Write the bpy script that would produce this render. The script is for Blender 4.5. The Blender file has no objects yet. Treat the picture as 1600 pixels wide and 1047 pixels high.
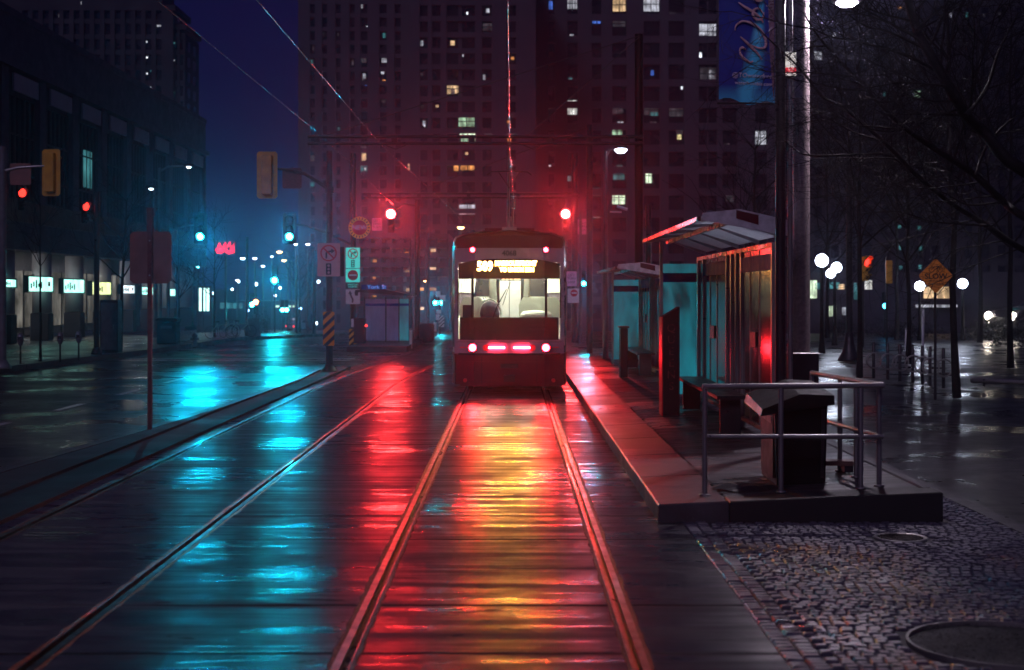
import bpy, math, random
from mathutils import Vector, Matrix
random.seed(7)
R = math.radians
F = 2222.0; H = 1.844
sc = bpy.context.scene
COL = sc.collection

# ---------------------------------------------------------------- camera
cam_d = bpy.data.cameras.new("camera"); cam = bpy.data.objects.new("camera", cam_d); COL.objects.link(cam)
cam.location = (0, 0, H); cam.rotation_euler = (R(90), 0, 0)
cam_d.lens = 50; cam_d.sensor_width = 36; cam_d.shift_y = -0.039; cam_d.clip_end = 2000; cam_d.clip_start = 0.05
cam_d.dof.use_dof = True; cam_d.dof.focus_distance = 19.0; cam_d.dof.aperture_fstop = 2.2
sc.camera = cam
# ---------------------------------------------------------------- world
w = bpy.data.worlds.new("World"); sc.world = w; w.use_nodes = True
nt = w.node_tree; nt.nodes.clear()
wo = nt.nodes.new('ShaderNodeOutputWorld'); bg = nt.nodes.new('ShaderNodeBackground')
sky = nt.nodes.new('ShaderNodeTexSky'); sky.sky_type = 'NISHITA'; sky.sun_disc = False
sky.sun_elevation = R(-4); sky.sun_rotation = R(200)
mul = nt.nodes.new('ShaderNodeMix'); mul.data_type = 'RGBA'; mul.blend_type = 'MULTIPLY'; mul.inputs[0].default_value = 1
mul.inputs[7].default_value = (0.5, 0.35, 0.8, 1)
add = nt.nodes.new('ShaderNodeMix'); add.data_type = 'RGBA'; add.blend_type = 'ADD'; add.inputs[0].default_value = 1
add.inputs[7].default_value = (0.055, 0.055, 0.52, 1)
nt.links.new(sky.outputs[0], mul.inputs[6]); nt.links.new(mul.outputs[2], add.inputs[6])
nt.links.new(add.outputs[2], bg.inputs[0]); nt.links.new(bg.outputs[0], wo.inputs[0])
bg.inputs[1].default_value = 0.066
# ---------------------------------------------------------------- the one weak sun (town glow from behind the camera)
sd = bpy.data.lights.new("sun", 'SUN'); sun = bpy.data.objects.new("sun", sd); COL.objects.link(sun)
sd.energy = 0.42; sd.angle = R(12); sd.color = (0.82, 0.62, 1.0); sun.rotation_euler = (R(58), 0, R(-20)); sun.location = (0, 0, 30)
vs = sc.view_settings; vs.view_transform = 'Standard'; vs.look = 'None'; vs.exposure = 0.0; vs.gamma = 1; vs.use_curve_mapping = False
cy = sc.cycles
try:
    cy.use_denoising = True; cy.denoiser = 'OPENIMAGEDENOISE'
    cy.max_bounces = 7; cy.diffuse_bounces = 2; cy.glossy_bounces = 3; cy.transmission_bounces = 4
    cy.transparent_max_bounces = 16; cy.volume_bounces = 1; cy.sample_clamp_indirect = 3.0; cy.sample_clamp_direct = 0
    cy.use_light_tree = True; cy.caustics_reflective = False; cy.caustics_refractive = False
    cy.use_adaptive_sampling = False
except Exception as e:
    print(e)

# ---------------------------------------------------------------- helpers
def gz(y):
    return 0.0 if y < 58 else -0.0225 * (min(y, 230) - 58)
def X(px, d): return (px - 799) * d / F
def Z(py, d): return H - (py - 461) * d / F

class MB:
    def __init__(s): s.v = []; s.f = []; s.m = []; s.s = []
    def add(s, vs, fs, mi=0, smooth=False):
        o = len(s.v); s.v += [tuple(p) for p in vs]
        for f in fs: s.f.append(tuple(i + o for i in f)); s.m.append(mi); s.s.append(smooth)
        return s
    def box(s, x0, x1, y0, y1, z0, z1, mi=0):
        v = [(x0,y0,z0),(x1,y0,z0),(x1,y1,z0),(x0,y1,z0),(x0,y0,z1),(x1,y0,z1),(x1,y1,z1),(x0,y1,z1)]
        return s.add(v, [(0,3,2,1),(4,5,6,7),(0,1,5,4),(1,2,6,5),(2,3,7,6),(3,0,4,7)], mi)
    def bbox(s, x0, x1, y0, y1, z0, z1, b=0.01, mi=0):
        """box with chamfered vertical and top edges"""
        def ring(i, z): 
            a, c, d, e = x0+i, x1-i, y0+i, y1-i
            k = b
            return [(a+k,d,z),(c-k,d,z),(c,d+k,z),(c,e-k,z),(c-k,e,z),(a+k,e,z),(a,e-k,z),(a,d+k,z)]
        rings = [ring(b, z0), ring(0, z0+b), ring(0, z1-b), ring(b, z1)]
        v = [p for r in rings for p in r]; fs = []
        for k in range(3):
            for i in range(8):
                j = (i+1) % 8; fs.append((k*8+i, k*8+j, (k+1)*8+j, (k+1)*8+i))
        fs.append(tuple(range(24, 32))); fs.append(tuple(reversed(range(8))))
        return s.add(v, fs, mi)
    def tube(s, pts, rad, n=8, mi=0, cap=True, smooth=True):
        pts = [Vector(p) for p in pts]
        if not isinstance(rad, (list, tuple)): rad = [rad]*len(pts)
        v = []; fs = []; up = None
        for i, p in enumerate(pts):
            if i == 0: t = pts[1]-p
            elif i == len(pts)-1: t = p-pts[i-1]
            else: t = (pts[i+1]-p).normalized()+(p-pts[i-1]).normalized()
            if t.length < 1e-9: t = Vector((0,0,1))
            t.normalize()
            if up is None:
                up = Vector((1,0,0)) if abs(t.x) < .9 else Vector((0,1,0))
            a = up - t*up.dot(t)
            if a.length < 1e-6: a = Vector((0,1,0)) - t*t.y
            a.normalize(); b = t.cross(a); up = a
            for k in range(n):
                an = 2*math.pi*k/n
                v.append(p + (a*math.cos(an)+b*math.sin(an))*rad[i])
        for i in range(len(pts)-1):
            for k in range(n):
                j = (k+1) % n; fs.append((i*n+k, i*n+j, (i+1)*n+j, (i+1)*n+k))
        s.add(v, fs, mi, smooth)
        if cap:
            s.add(v[:n], [tuple(reversed(range(n)))], mi); s.add(v[-n:], [tuple(range(n))], mi)
        return s
    def cyl(s, x, y, z0, z1, r0, r1=None, n=12, mi=0): 
        return s.tube([(x,y,z0),(x,y,z1)], [r0, r0 if r1 is None else r1], n, mi)
    def lathe(s, prof, x=0, y=0, z=0, n=16, mi=0):
        v = []; fs = []
        for r, h in prof:
            for k in range(n):
                a = 2*math.pi*k/n; v.append((x+r*math.cos(a), y+r*math.sin(a), z+h))
        for i in range(len(prof)-1):
            for k in range(n):
                j = (k+1) % n; fs.append((i*n+k, i*n+j, (i+1)*n+j, (i+1)*n+k))
        fs.append(tuple(reversed(range(n)))); fs.append(tuple((len(prof)-1)*n+k for k in range(n)))
        return s.add(v, fs, mi, True)
    def ball(s, x, y, z, r, n=12, mi=0):
        m = n//2
        return s.lathe([(max(1e-4, r*math.sin(math.pi*i/m)), -r*math.cos(math.pi*i/m)) for i in range(m+1)], x, y, z, n, mi)
    def prism(s, pts, ax, a, b, mi=0):
        """extrude a 2-D outline: ax 'y' -> pts are (x,z); 'x' -> (y,z); 'z' -> (x,y)"""
        n = len(pts)
        def P(p, t):
            return (p[0], t, p[1]) if ax == 'y' else ((t, p[0], p[1]) if ax == 'x' else (p[0], p[1], t))
        v = [P(p, a) for p in pts] + [P(p, b) for p in pts]
        fs = [tuple(range(n)), tuple(reversed(range(n, 2*n)))] + [(i, i+n, (i+1) % n + n, (i+1) % n) for i in range(n)]
        return s.add(v, fs, mi)
    def disc_y(s, x, y, z, r, n=20, t=0.01, mi=0):
        return s.tube([(x, y, z), (x, y+t, z)], r, n, mi, True, False)
    def build(s, name, mats, parent=None, loc=None, rot=None):
        me = bpy.data.meshes.new(name); me.from_pydata(s.v, [], s.f)
        if not isinstance(mats, (list, tuple)): mats = [mats]
        for m in mats: me.materials.append(m)
        me.polygons.foreach_set('material_index', s.m); me.polygons.foreach_set('use_smooth', s.s)
        me.update()
        import bmesh
        bm = bmesh.new(); bm.from_mesh(me); bmesh.ops.recalc_face_normals(bm, faces=bm.faces); bm.to_mesh(me); bm.free()
        o = bpy.data.objects.new(name, me); COL.objects.link(o)
        if parent: o.parent = parent
        if loc: o.location = loc
        if rot: o.rotation_euler = rot
        return o

def tag(o, label=None, cat=None, group=None, kind=None):
    if label: o['label'] = label
    if cat: o['category'] = cat
    if group: o['group'] = group
    if kind: o['kind'] = kind
    return o
def thing(name, label, cat, loc=(0,0,0), rz=0, group=None):
    o = bpy.data.objects.new(name, None); COL.objects.link(o); o.empty_display_size = .2
    o.location = loc; o.rotation_euler = (0, 0, rz)
    return tag(o, label, cat, group)
def dup(root, loc, rz=0, label=None, group=None):
    def cp(o, par):
        c = o.copy(); COL.objects.link(c); c.parent = par
        for ch in [q for q in KIDS.get(o.name, [])]: cp(ch, c)
        return c
    KIDS = {}
    for q in bpy.data.objects:
        if q.parent: KIDS.setdefault(q.parent.name, []).append(q)
    r = cp(root, None); r.location = loc; r.rotation_euler = (0, 0, rz)
    if label: r['label'] = label
    if group: r['group'] = group
    return r
def text(name, body, size, mat, parent, loc, rot=(R(90),0,0), ext=.002, sx=1.0, shear=0, bold=0.0):
    cu = bpy.data.curves.new(name, 'FONT'); cu.body = body; cu.size = size; cu.extrude = ext; cu.align_x = 'CENTER'; cu.align_y = 'CENTER'
    cu.shear = shear; cu.offset = bold; cu.resolution_u = 3
    t = bpy.data.objects.new(name, cu); COL.objects.link(t)
    bpy.context.view_layer.update()
    me = bpy.data.meshes.new_from_object(t.evaluated_get(bpy.context.evaluated_depsgraph_get()))
    bpy.data.objects.remove(t); bpy.data.curves.remove(cu)
    me.name = name; me.materials.clear(); me.materials.append(mat)
    o = bpy.data.objects.new(name, me); COL.objects.link(o); o.parent = parent; o.location = loc; o.rotation_euler = rot; o.scale = (sx, 1, 1)
    return o

# ---------------------------------------------------------------- materials
def newmat(name):
    m = bpy.data.materials.new(name); m.use_nodes = True; nt = m.node_tree
    return m, nt, nt.nodes['Principled BSDF'], nt.nodes['Material Output']
def N(nt, t, **k):
    n = nt.nodes.new(t)
    for a, b in k.items(): setattr(n, a, b)
    return n
def coords(nt, scale=(1,1,1), obj=True):
    tc = N(nt, 'ShaderNodeTexCoord'); mp = N(nt, 'ShaderNodeMapping'); mp.inputs['Scale'].default_value = scale
    nt.links.new(tc.outputs['Object'], mp.inputs[0]); return mp.outputs[0]
def noise(nt, vec, scale, detail=4, rough=.55, dist=0):
    n = N(nt, 'ShaderNodeTexNoise'); n.inputs['Scale'].default_value = scale; n.inputs['Detail'].default_value = detail
    n.inputs['Roughness'].default_value = rough; n.inputs['Distortion'].default_value = dist
    nt.links.new(vec, n.inputs['Vector']); return n.outputs['Fac']
def ramp(nt, fac, a, b, lo, hi):
    r = N(nt, 'ShaderNodeMapRange'); r.inputs[1].default_value = a; r.inputs[2].default_value = b
    r.inputs[3].default_value = lo; r.inputs[4].default_value = hi
    nt.links.new(fac, r.inputs[0]); return r.outputs[0]
def mixc(nt, fac, a, b, mode='MIX'):
    m = N(nt, 'ShaderNodeMix', data_type='RGBA', blend_type=mode)
    if isinstance(fac, (int, float)): m.inputs[0].default_value = fac
    else: nt.links.new(fac, m.inputs[0])
    for i, c in ((6, a), (7, b)):
        if isinstance(c, tuple): m.inputs[i].default_value = (*c, 1)
        else: nt.links.new(c, m.inputs[i])
    return m.outputs[2]
def math_(nt, op, a, b=None):
    m = N(nt, 'ShaderNodeMath', operation=op)
    for i, c in ((0, a), (1, b)):
        if c is None: continue
        if isinstance(c, (int, float)): m.inputs[i].default_value = c
        else: nt.links.new(c, m.inputs[i])
    return m.outputs[0]
def bump(nt, bs, h, strength, dist=.01, prev=None):
    b = N(nt, 'ShaderNodeBump'); b.inputs['Strength'].default_value = strength; b.inputs['Distance'].default_value = dist
    nt.links.new(h, b.inputs['Height'])
    if prev: nt.links.new(prev, b.inputs['Normal'])
    nt.links.new(b.outputs[0], bs.inputs['Normal']); return b.outputs[0]
def pm(name, c, rough=.5, metal=0.0, var=.3, scale=6, bmp=.15, bscale=40, spec=.5, coat=0):
    m, nt, bs, out = newmat(name); v = coords(nt)
    f = noise(nt, v, scale, 5); d = tuple(x*(1-var) for x in c); l = tuple(min(1, x*(1+var*.6)) for x in c)
    nt.links.new(mixc(nt, ramp(nt, f, .3, .7, 0, 1), d, l), bs.inputs['Base Color'])
    nt.links.new(ramp(nt, noise(nt, v, scale*2.3, 4), .3, .7, max(.03, rough-.12), min(1, rough+.12)), bs.inputs['Roughness'])
    bs.inputs['Metallic'].default_value = metal; bs.inputs['Specular IOR Level'].default_value = spec
    if coat: bs.inputs['Coat Weight'].default_value = coat; bs.inputs['Coat Roughness'].default_value = .08
    if bmp: bump(nt, bs, noise(nt, v, bscale, 4), bmp, .005)
    return m
def em(name, c, s, var=0.0, scale=4):
    m, nt, bs, out = newmat(name); nt.nodes.remove(bs)
    e = N(nt, 'ShaderNodeEmission'); e.inputs[0].default_value = (*c, 1); e.inputs[1].default_value = s
    if var:
        v = coords(nt); f = noise(nt, v, scale, 3)
        nt.links.new(ramp(nt, f, .35, .65, s*(1-var), s*(1+var)), e.inputs[1])
    nt.links.new(e.outputs[0], out.inputs[0]); return m
def glass(name, tint=(1,1,1), gloss=.12, rough=.03):
    m, nt, bs, out = newmat(name); nt.nodes.remove(bs)
    t = N(nt, 'ShaderNodeBsdfTransparent'); t.inputs[0].default_value = (*tint, 1)
    g = N(nt, 'ShaderNodeBsdfGlossy'); g.inputs['Roughness'].default_value = rough
    fr = N(nt, 'ShaderNodeFresnel'); fr.inputs[0].default_value = 1.5
    a = math_(nt, 'ADD', fr.outputs[0], gloss*.3)
    mx = N(nt, 'ShaderNodeMixShader'); nt.links.new(a, mx.inputs[0]); nt.links.new(t.outputs[0], mx.inputs[1]); nt.links.new(g.outputs[0], mx.inputs[2])
    nt.links.new(mx.outputs[0], out.inputs[0]); return m
def frosted(name, c, trans=.35, glow=None, gs=0):
    """etched shelter glass: partly see-through, scatters light that falls on it"""
    m, nt, bs, out = newmat(name)
    v = coords(nt, (3, 3, .6)); f = noise(nt, v, 3, 3)
    nt.links.new(mixc(nt, ramp(nt, f, .35, .65, 0, 1), tuple(x*.6 for x in c), c), bs.inputs['Base Color'])
    bs.inputs['Roughness'].default_value = .4
    tl = N(nt, 'ShaderNodeBsdfTranslucent'); tl.inputs[0].default_value = (*c, 1)
    tp = N(nt, 'ShaderNodeBsdfTransparent'); tp.inputs[0].default_value = (.85, .9, 1, 1)
    m1 = N(nt, 'ShaderNodeMixShader'); m1.inputs[0].default_value = .5
    nt.links.new(bs.outputs[0], m1.inputs[1]); nt.links.new(tl.outputs[0], m1.inputs[2])
    m2 = N(nt, 'ShaderNodeMixShader'); m2.inputs[0].default_value = trans
    nt.links.new(m1.outputs[0], m2.inputs[1]); nt.links.new(tp.outputs[0], m2.inputs[2])
    if glow:  # added emission stands in for light caught by the glass
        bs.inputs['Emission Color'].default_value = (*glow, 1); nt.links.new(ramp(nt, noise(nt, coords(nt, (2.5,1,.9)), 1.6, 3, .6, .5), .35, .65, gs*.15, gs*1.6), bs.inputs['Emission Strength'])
    nt.links.new(m2.outputs[0], out.inputs[0]); return m

def wet(name, c1, c2, r_lo, r_hi, aniso=.0, groove=0, joints=0, pud=(.45,.62), speck=.3, spec=.5, bmp=.25, wav=.0):
    m, nt, bs, out = newmat(name); v = coords(nt)
    big = noise(nt, v, .55, 5, .6, .4); mid = noise(nt, v, 5, 5, .65); fine = noise(nt, v, 90, 3, .7)
    col = mixc(nt, ramp(nt, mid, .3, .7, 0, 1), c1, c2)
    if speck: col = mixc(nt, ramp(nt, fine, .62, .75, 0, speck), col, tuple(min(1, x*3.5) for x in c2))
    puddle = ramp(nt, big, pud[0], pud[1], 0, 1)
    rg = math_(nt, 'ADD', ramp(nt, puddle, 0, 1, r_hi, r_lo), ramp(nt, mid, .3, .7, -.05, .05))
    hgt = math_(nt, 'ADD', math_(nt, 'MULTIPLY', mid, .5), math_(nt, 'MULTIPLY', fine, .18))
    prev = bump(nt, bs, hgt, bmp, .012)
    if groove:
        vg = coords(nt, (1.2, 26, 1)); g = noise(nt, vg, 1.0, 4, .6, .3)
        prev = bump(nt, bs, g, groove, .006, prev)
        vs_ = coords(nt, (.5, 5.5, 1)); st = noise(nt, vs_, 1.0, 5, .7, .5)
        rg = math_(nt, 'ADD', rg, ramp(nt, st, .40, .68, -.08, .26))
        col = mixc(nt, ramp(nt, st, .5, .72, 0, .6), col, tuple(x*.4 for x in c1))
    if joints:
        tc = N(nt, 'ShaderNodeTexCoord'); sp = N(nt, 'ShaderNodeSeparateXYZ'); nt.links.new(tc.outputs['Object'], sp.inputs[0])
        wob = ramp(nt, noise(nt, coords(nt, (2, 2, 2)), 2, 3), 0, 1, -.02, .02)
        yy = math_(nt, 'ADD', math_(nt, 'ADD', sp.outputs[1], wob), 100.0 - 8.13 + 0.57)
        fr = math_(nt, 'MODULO', yy, 1.14)
        dd = math_(nt, 'ABSOLUTE', math_(nt, 'SUBTRACT', fr, .57))
        jm = ramp(nt, dd, .010, .030, 1, 0)
        jm.node.clamp = True
        rnd = ramp(nt, noise(nt, coords(nt, (.12, .9, 1)), 1, 1), .45, .6, .12, 1)
        jm2 = math_(nt, 'MULTIPLY', jm, rnd)
        col = mixc(nt, jm2, col, (.004, .004, .004))
        rg = math_(nt, 'ADD', rg, math_(nt, 'MULTIPLY', jm2, .5))
        nt.links.new(math_(nt, 'SUBTRACT', spec, math_(nt, 'MULTIPLY', jm2, spec*.9)), bs.inputs['Specular IOR Level'])
        prev = bump(nt, bs, math_(nt, 'SUBTRACT', 1.0, jm), .4, .01, prev)
        # dark scabs of missing surface
        sc_ = ramp(nt, noise(nt, coords(nt, (1.6, 7, 1)), 1.3, 5, .7, .6), .635, .665, 0, 1)
        col = mixc(nt, sc_, col, (.003, .003, .003)); rg = math_(nt, 'ADD', rg, math_(nt, 'MULTIPLY', sc_, .5))
    else: bs.inputs['Specular IOR Level'].default_value = spec
    nt.links.new(col, bs.inputs['Base Color'])
    rc = N(nt, 'ShaderNodeClamp'); rc.inputs[1].default_value = .06; rc.inputs[2].default_value = 1
    nt.links.new(rg, rc.inputs[0]); nt.links.new(rc.outputs[0], bs.inputs['Roughness'])
    if aniso:
        bs.inputs['Anisotropic'].default_value = aniso
        cb = N(nt, 'ShaderNodeCombineXYZ'); cb.inputs[1].default_value = 1; nt.links.new(cb.outputs[0], bs.inputs['Tangent'])
    return m

M = {}
M['slab'] = wet('wet_concrete_track_slab', (.012,.011,.013), (.026,.024,.027), .22, .42, aniso=.82, groove=.42, joints=1, speck=.2, spec=1.0, bmp=.42)
M['road'] = wet('wet_asphalt_road', (.012,.012,.014), (.025,.025,.03), .22, .46, aniso=.1, pud=(.38,.6), speck=.4, bmp=.4)
M['ground'] = wet('wet_asphalt_ground', (.010,.010,.012), (.02,.02,.022), .20, .46, pud=(.42,.62), speck=.3, bmp=.3)
M['median'] = wet('rough_wet_concrete', (.022,.02,.024), (.035,.032,.037), .6, .8, speck=.4, bmp=.35, spec=.2)
M['walk'] = wet('wet_paved_footway', (.05,.048,.055), (.10,.095,.105), .22, .45, speck=.3, bmp=.3)
M['deck'] = wet('wet_platform_concrete', (.022,.02,.022), (.045,.04,.044), .2, .45, aniso=.5, groove=.15, speck=.3, bmp=.35, spec=.35)
M['kerb'] = wet('wet_kerb_concrete', (.035,.032,.036), (.065,.06,.066), .3, .5, speck=.5, bmp=.5, spec=.3)
M['kerbface'] = wet('stained_kerb_face', (.005,.005,.006), (.012,.011,.012), .5, .7, speck=.1, bmp=.4)  # the front kerb's shade is put into this near-black colour
M['cobble'] = wet('wet_granite_setts', (.036,.034,.046), (.10,.095,.13), .26, .46, speck=.6, bmp=.7, pud=(.4,.6))
M['grout'] = pm('wet_sand_grout', (.028,.026,.03), .7)
M['rail'] = pm('worn_wet_steel_rail', (.045,.035,.035), .4, 1.0, .45, 3, .5, 14, coat=.12)
M['rubber'] = pm('rubber_rail_boot', (.008,.007,.008), .65, 0, .4, 9, .5, 20, spec=.25)
M['rust'] = pm('orange_rust_caked_edge', (.55,.14,.03), .45, .2, .7, 30, .9, 60)  # warm lamp reflections on one rail, put in as orange edge colour
M['rust2'] = pm('brown_rust_edge', (.20,.06,.03), .5, .1, .7, 30, .9, 60)  # red-brown edge of the leftmost rail
M['paint'] = pm('worn_white_road_paint', (.55,.55,.55), .35, 0, .4, 9, .3)
M['soil'] = pm('dark_wood_chips', (.02,.016,.014), .45, 0, .6, 30, .9, 50)
M['steel'] = pm('galvanised_steel', (.27,.26,.25), .38, .7, .12, 3, .03)
M['dsteel'] = pm('dark_painted_steel', (.014,.013,.017), .38, .1, .2, 4, .03)
M['black'] = pm('black_wet_paint', (.005,.005,.006), .5, 0, .2, 4, .02, spec=.15)
M['pole'] = pm('grey_street_pole', (.12,.11,.13), .4, .2, .3, 5, .15)
M['concpole'] = pm('grainy_concrete_pole', (.24,.19,.19), .5, 0, .3, 25, .5, 130)
M['redpole'] = pm('perforated_red_steel_post', (.12,.03,.03), .35, .2, .4, 20, .4)
M['signback'] = pm('bare_aluminium_sign_back', (.20,.085,.07), .42, .3, .25, 4, .06)
M['white'] = pm('white_sign_sheet', (.75,.73,.75), .35, 0, .1, 3, .03)
M['wpaint'] = pm('white_tram_paint', (.26,.21,.27), .22, 0, .12, 2, .03, coat=.4)
M['maroon'] = pm('deep_red_tram_paint', (.07,.004,.010), .42, 0, .15, 2, .0, spec=.3)
M['signal_y'] = pm('yellow_signal_housing', (.55,.30,.03), .4, 0, .2, 5, .05)
M['orange'] = pm('orange_board', (.85,.27,.02), .4, 0, .1, 5, .03)
M['amber'] = pm('amber_warning_sign', (.70,.24,.03), .45, 0, .12, 5, .03)
M['red'] = pm('red_sign_ink', (.55,.02,.03), .4, 0, .1, 5, .02)
M['ink'] = pm('black_sign_ink', (.015,.015,.018), .45, 0, .1, 5, .02)
M['teal_sign'] = pm('white_sign_with_sheen', (.70,.74,.74), .3, 0, .1, 3, .02)
M['blue_banner'] = None
M['bark'] = pm('wet_dark_bark', (.010,.009,.010), .7, 0, .4, 20, .7, 40, spec=.12)
M['stone'] = pm('grey_limestone', (.10,.08,.11), .6, 0, .25, 1.2, .3)
M['stone_d'] = pm('dark_stone_cladding', (.035,.028,.04), .5, 0, .3, 1.5, .3)
M['brown'] = pm('brown_metal_panel', (.12,.06,.05), .5, 0, .2, 1.5, .1)
M['col'] = pm('pale_column_render', (.42,.40,.42), .45, 0, .15, 1.5, .2)
M['tower'] = pm('tower_concrete', (.062,.054,.078), .8, 0, .2, .12, .2)
M['tower_d'] = pm('dark_tower_cladding', (.014,.012,.022), .7, 0, .3, .1, .2)
M['dglass'] = pm('dark_window_glass', (.012,.012,.02), .12, 0, .3, .4, 0)
M['mull'] = pm('dark_window_frame', (.05,.045,.05), .5, .2, .2, 3, .05)
M['pane'] = glass('clear_glass', (.93,.97,.95))
M['tramglass'] = glass('tram_window_glass', (.93,.95,.9), .1)
M['frost'] = glass('smoky_shelter_glass', (.50,.42,.60), .8, .14)
M['frost_t'] = frosted('teal_lit_glass_panel', (.12,.5,.55), .2, (0.0,.50,.62), .3)  # teal light on the etched glass is put in as emission
M['frost_l'] = frosted('lilac_lit_glass_panel', (.4,.42,.6), .2, (.15,.25,.6), .10)  # lilac cast on the far shelter glass, added as weak emission
M['bluestrip'] = pm('deep_blue_enamel', (.01,.04,.22), .6, 0, .2, 3, .0, spec=.1)
M['cream'] = pm('cream_tram_interior', (.80,.82,.72), .5, 0, .08, 3, .03)
M['seat'] = pm('dark_seat_fabric', (.06,.05,.09), .8, 0, .3, 20, .2)
M['canopy'] = frosted('fritted_canopy_sheet', (.45,.5,.52), .15)
EGR = (.02, .88, .92); ERD = (1.0, .03, .03)
M['e_green'] = em('lit_green_lens', EGR, 70)
M['e_green_s'] = em('lit_green_lens_small', EGR, 700)
M['e_red'] = em('lit_red_lens', ERD, 110)
M['e_red_s'] = em('lit_red_lens_small', (1,.03,.02), 4)
M['e_tail'] = em('lit_tail_lamp', (1.0,.016,.03), 70)
M['e_dest'] = em('amber_led_lettering', (1.0,.52,.14), 40)
M['e_strip'] = em('fluorescent_tube', (.95,1.0,.82), 80)
M['e_white'] = em('cool_white_lamp', (.85,.9,1.0), 60)
M['e_globe'] = em('glowing_globe', (.72,.80,1.0), 42)
M['e_warm'] = em('warm_sodium_lamp', (1.0,.62,.30), 90)
M['e_head'] = em('car_headlamp', (1.0,.86,.72), 60)
M['e_lamp'] = em('bright_street_lamp', (.95,.82,1), 1400)
M['lens_off'] = pm('unlit_lens', (.03,.02,.02), .2)

# ================================================================ SETTING
def sheet(name, polys, mat, kind='structure', parent=None):
    mb = MB()
    for p in polys: mb.add(p, [tuple(range(len(p)))])
    o = mb.build(name, mat, parent); 
    if kind: o['kind'] = kind
    return o
def strip(mb, xl, xr, ys, z, thick=0, mi=0):
    """a band along y between xl(y) and xr(y)"""
    L = [(xl(y), y, z(y)) for y in ys]; Q = [(xr(y), y, z(y)) for y in ys]; n = len(ys)
    mb.add(L+Q, [(i, n+i, n+i+1, i+1) for i in range(n-1)], mi)
    if thick:
        for A, flip in ((L, 0), (Q, 1)):
            B = [(p[0], p[1], p[2]-thick) for p in A]
            mb.add(A+B, [(i, i+1, n+i+1, n+i) for i in range(n-1)], mi)
        for k in (0, n-1):
            a, b = L[k], Q[k]
            mb.add([a, b, (b[0],b[1],b[2]-thick), (a[0],a[1],a[2]-thick)], [(0,1,2,3)], mi)
YS = [-8, -2, 2, 5, 8, 11, 14, 17, 20, 23, 26, 29, 32, 35, 38, 41, 44, 48, 52, 56, 58, 62, 68, 75, 85, 100, 120, 150, 190, 230, 300]
g = MB(); 
strip(g, lambda y: -400, lambda y: 400, YS+[420, 700], lambda y: gz(y)-.03)
tag(g.build('ground', M['ground']), kind='structure')

def sh(y):
    if y < 28: return 0
    if y < 34: return .05*(y-28)**2/12
    return .15 + .05*(y-34) if y < 70 else .15+.05*36
def lerp_poly(P):
    def f(y):
        if y <= P[0][0]: return P[0][1]
        for (a, b), (c, d) in zip(P, P[1:]):
            if y <= c: return b + (d-b)*(y-a)/(c-a)
        return P[-1][1]
    return f
TC, GH = -.105, .7475
LC = -3.14
rails = []
for c, nm in ((LC, 'far'), (TC, 'near')):
    for s_ in (-1, 1): rails.append(c + s_*GH)
rails.sort()
def gauge_parts(xc, side):
    """head, groove, lip intervals, groove is on the gauge (inner) side"""
    if side < 0: return (xc-.042, xc), (xc, xc+.04), (xc+.04, xc+.050)
    return (xc, xc+.042), (xc-.04, xc), (xc-.050, xc-.04)
YT = [y for y in YS if y <= 150]
cuts = []
for i, xr in enumerate(rails):
    h, gr, lp = gauge_parts(xr, -1 if i % 2 == 0 else 1)
    lo, hi = min(h[0], lp[0]), max(h[1], lp[1])
    cuts.append((lo, hi, h, lp))
edges = [-4.1] + [e for c in cuts for e in (c[0]-.022, c[1]+.022)] + [1.375]
slab = MB()
for a, b in zip(edges[::2], edges[1::2]):
    strip(slab, lambda y, a=a: a+sh(y), lambda y, b=b: b+(sh(y)), YT, lambda y: gz(y), .03)
tag(slab.build('track_slab', M['slab']), kind='structure')
raillab = ['polished steel rail farthest left, nearest the strip with the bare sign post',
           'steel rail with an orange gleam, right rail of the empty left track',
           'left steel rail of the track the tram stands on', 'right steel rail of the tram track, nearest the stone platform edge']
for i, (lo, hi, h, lp) in enumerate(cuts):
    t = thing('tram_rail', raillab[i], 'tram rail', (0, 0, 0), 0, 'rails set in the wet concrete')
    mb = MB()
    ys = [-8 + .5*k for k in range(120)] + [y for y in YT if y > 52]
    strip(mb, lambda y: h[0]+sh(y), lambda y: h[1]+sh(y), ys, lambda y: gz(y)+.003, .03)
    mb.build('rail_head', M['rail'], t)
    mb = MB(); strip(mb, lambda y: lp[0]+sh(y), lambda y: lp[1]+sh(y), ys, lambda y: gz(y)+.001, .03)
    mb.build('rail_lip', M['rail'], t)
    mb = MB()
    rr = random.Random(i)
    jit = {y: (rr.uniform(-.012, .012), rr.uniform(-.004, .006)) for y in [-8+.12*k for k in range(400)]}
    yj = sorted(jit)
    for a, b, s_ in ((lo-.022, lo, -1), (hi, hi+.022, 1)):
        n = len(yj); 
        inner = [((b if s_ < 0 else a)+sh(y), y, -.001+gz(y)) for y in yj]
        outer = [((a if s_ < 0 else b)+sh(y)+s_*(.006+jit[y][0]*.7), y, .002+jit[y][1]*.5) for y in yj]
        mid = [((p[0]+q[0])/2, p[1], .003+jit[p[1]][1]) for p, q in zip(inner, outer)]
        mb.add(inner+mid+outer, [(j, j+1, n+j+1, n+j) for j in range(n-1)] + [(n+j, n+j+1, 2*n+j+1, 2*n+j) for j in range(n-1)], 0, True)
    mb.build('rubber_edge', M['rust'] if i == 1 else (M['rubber'] if i else M['rust2']), t)

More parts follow.
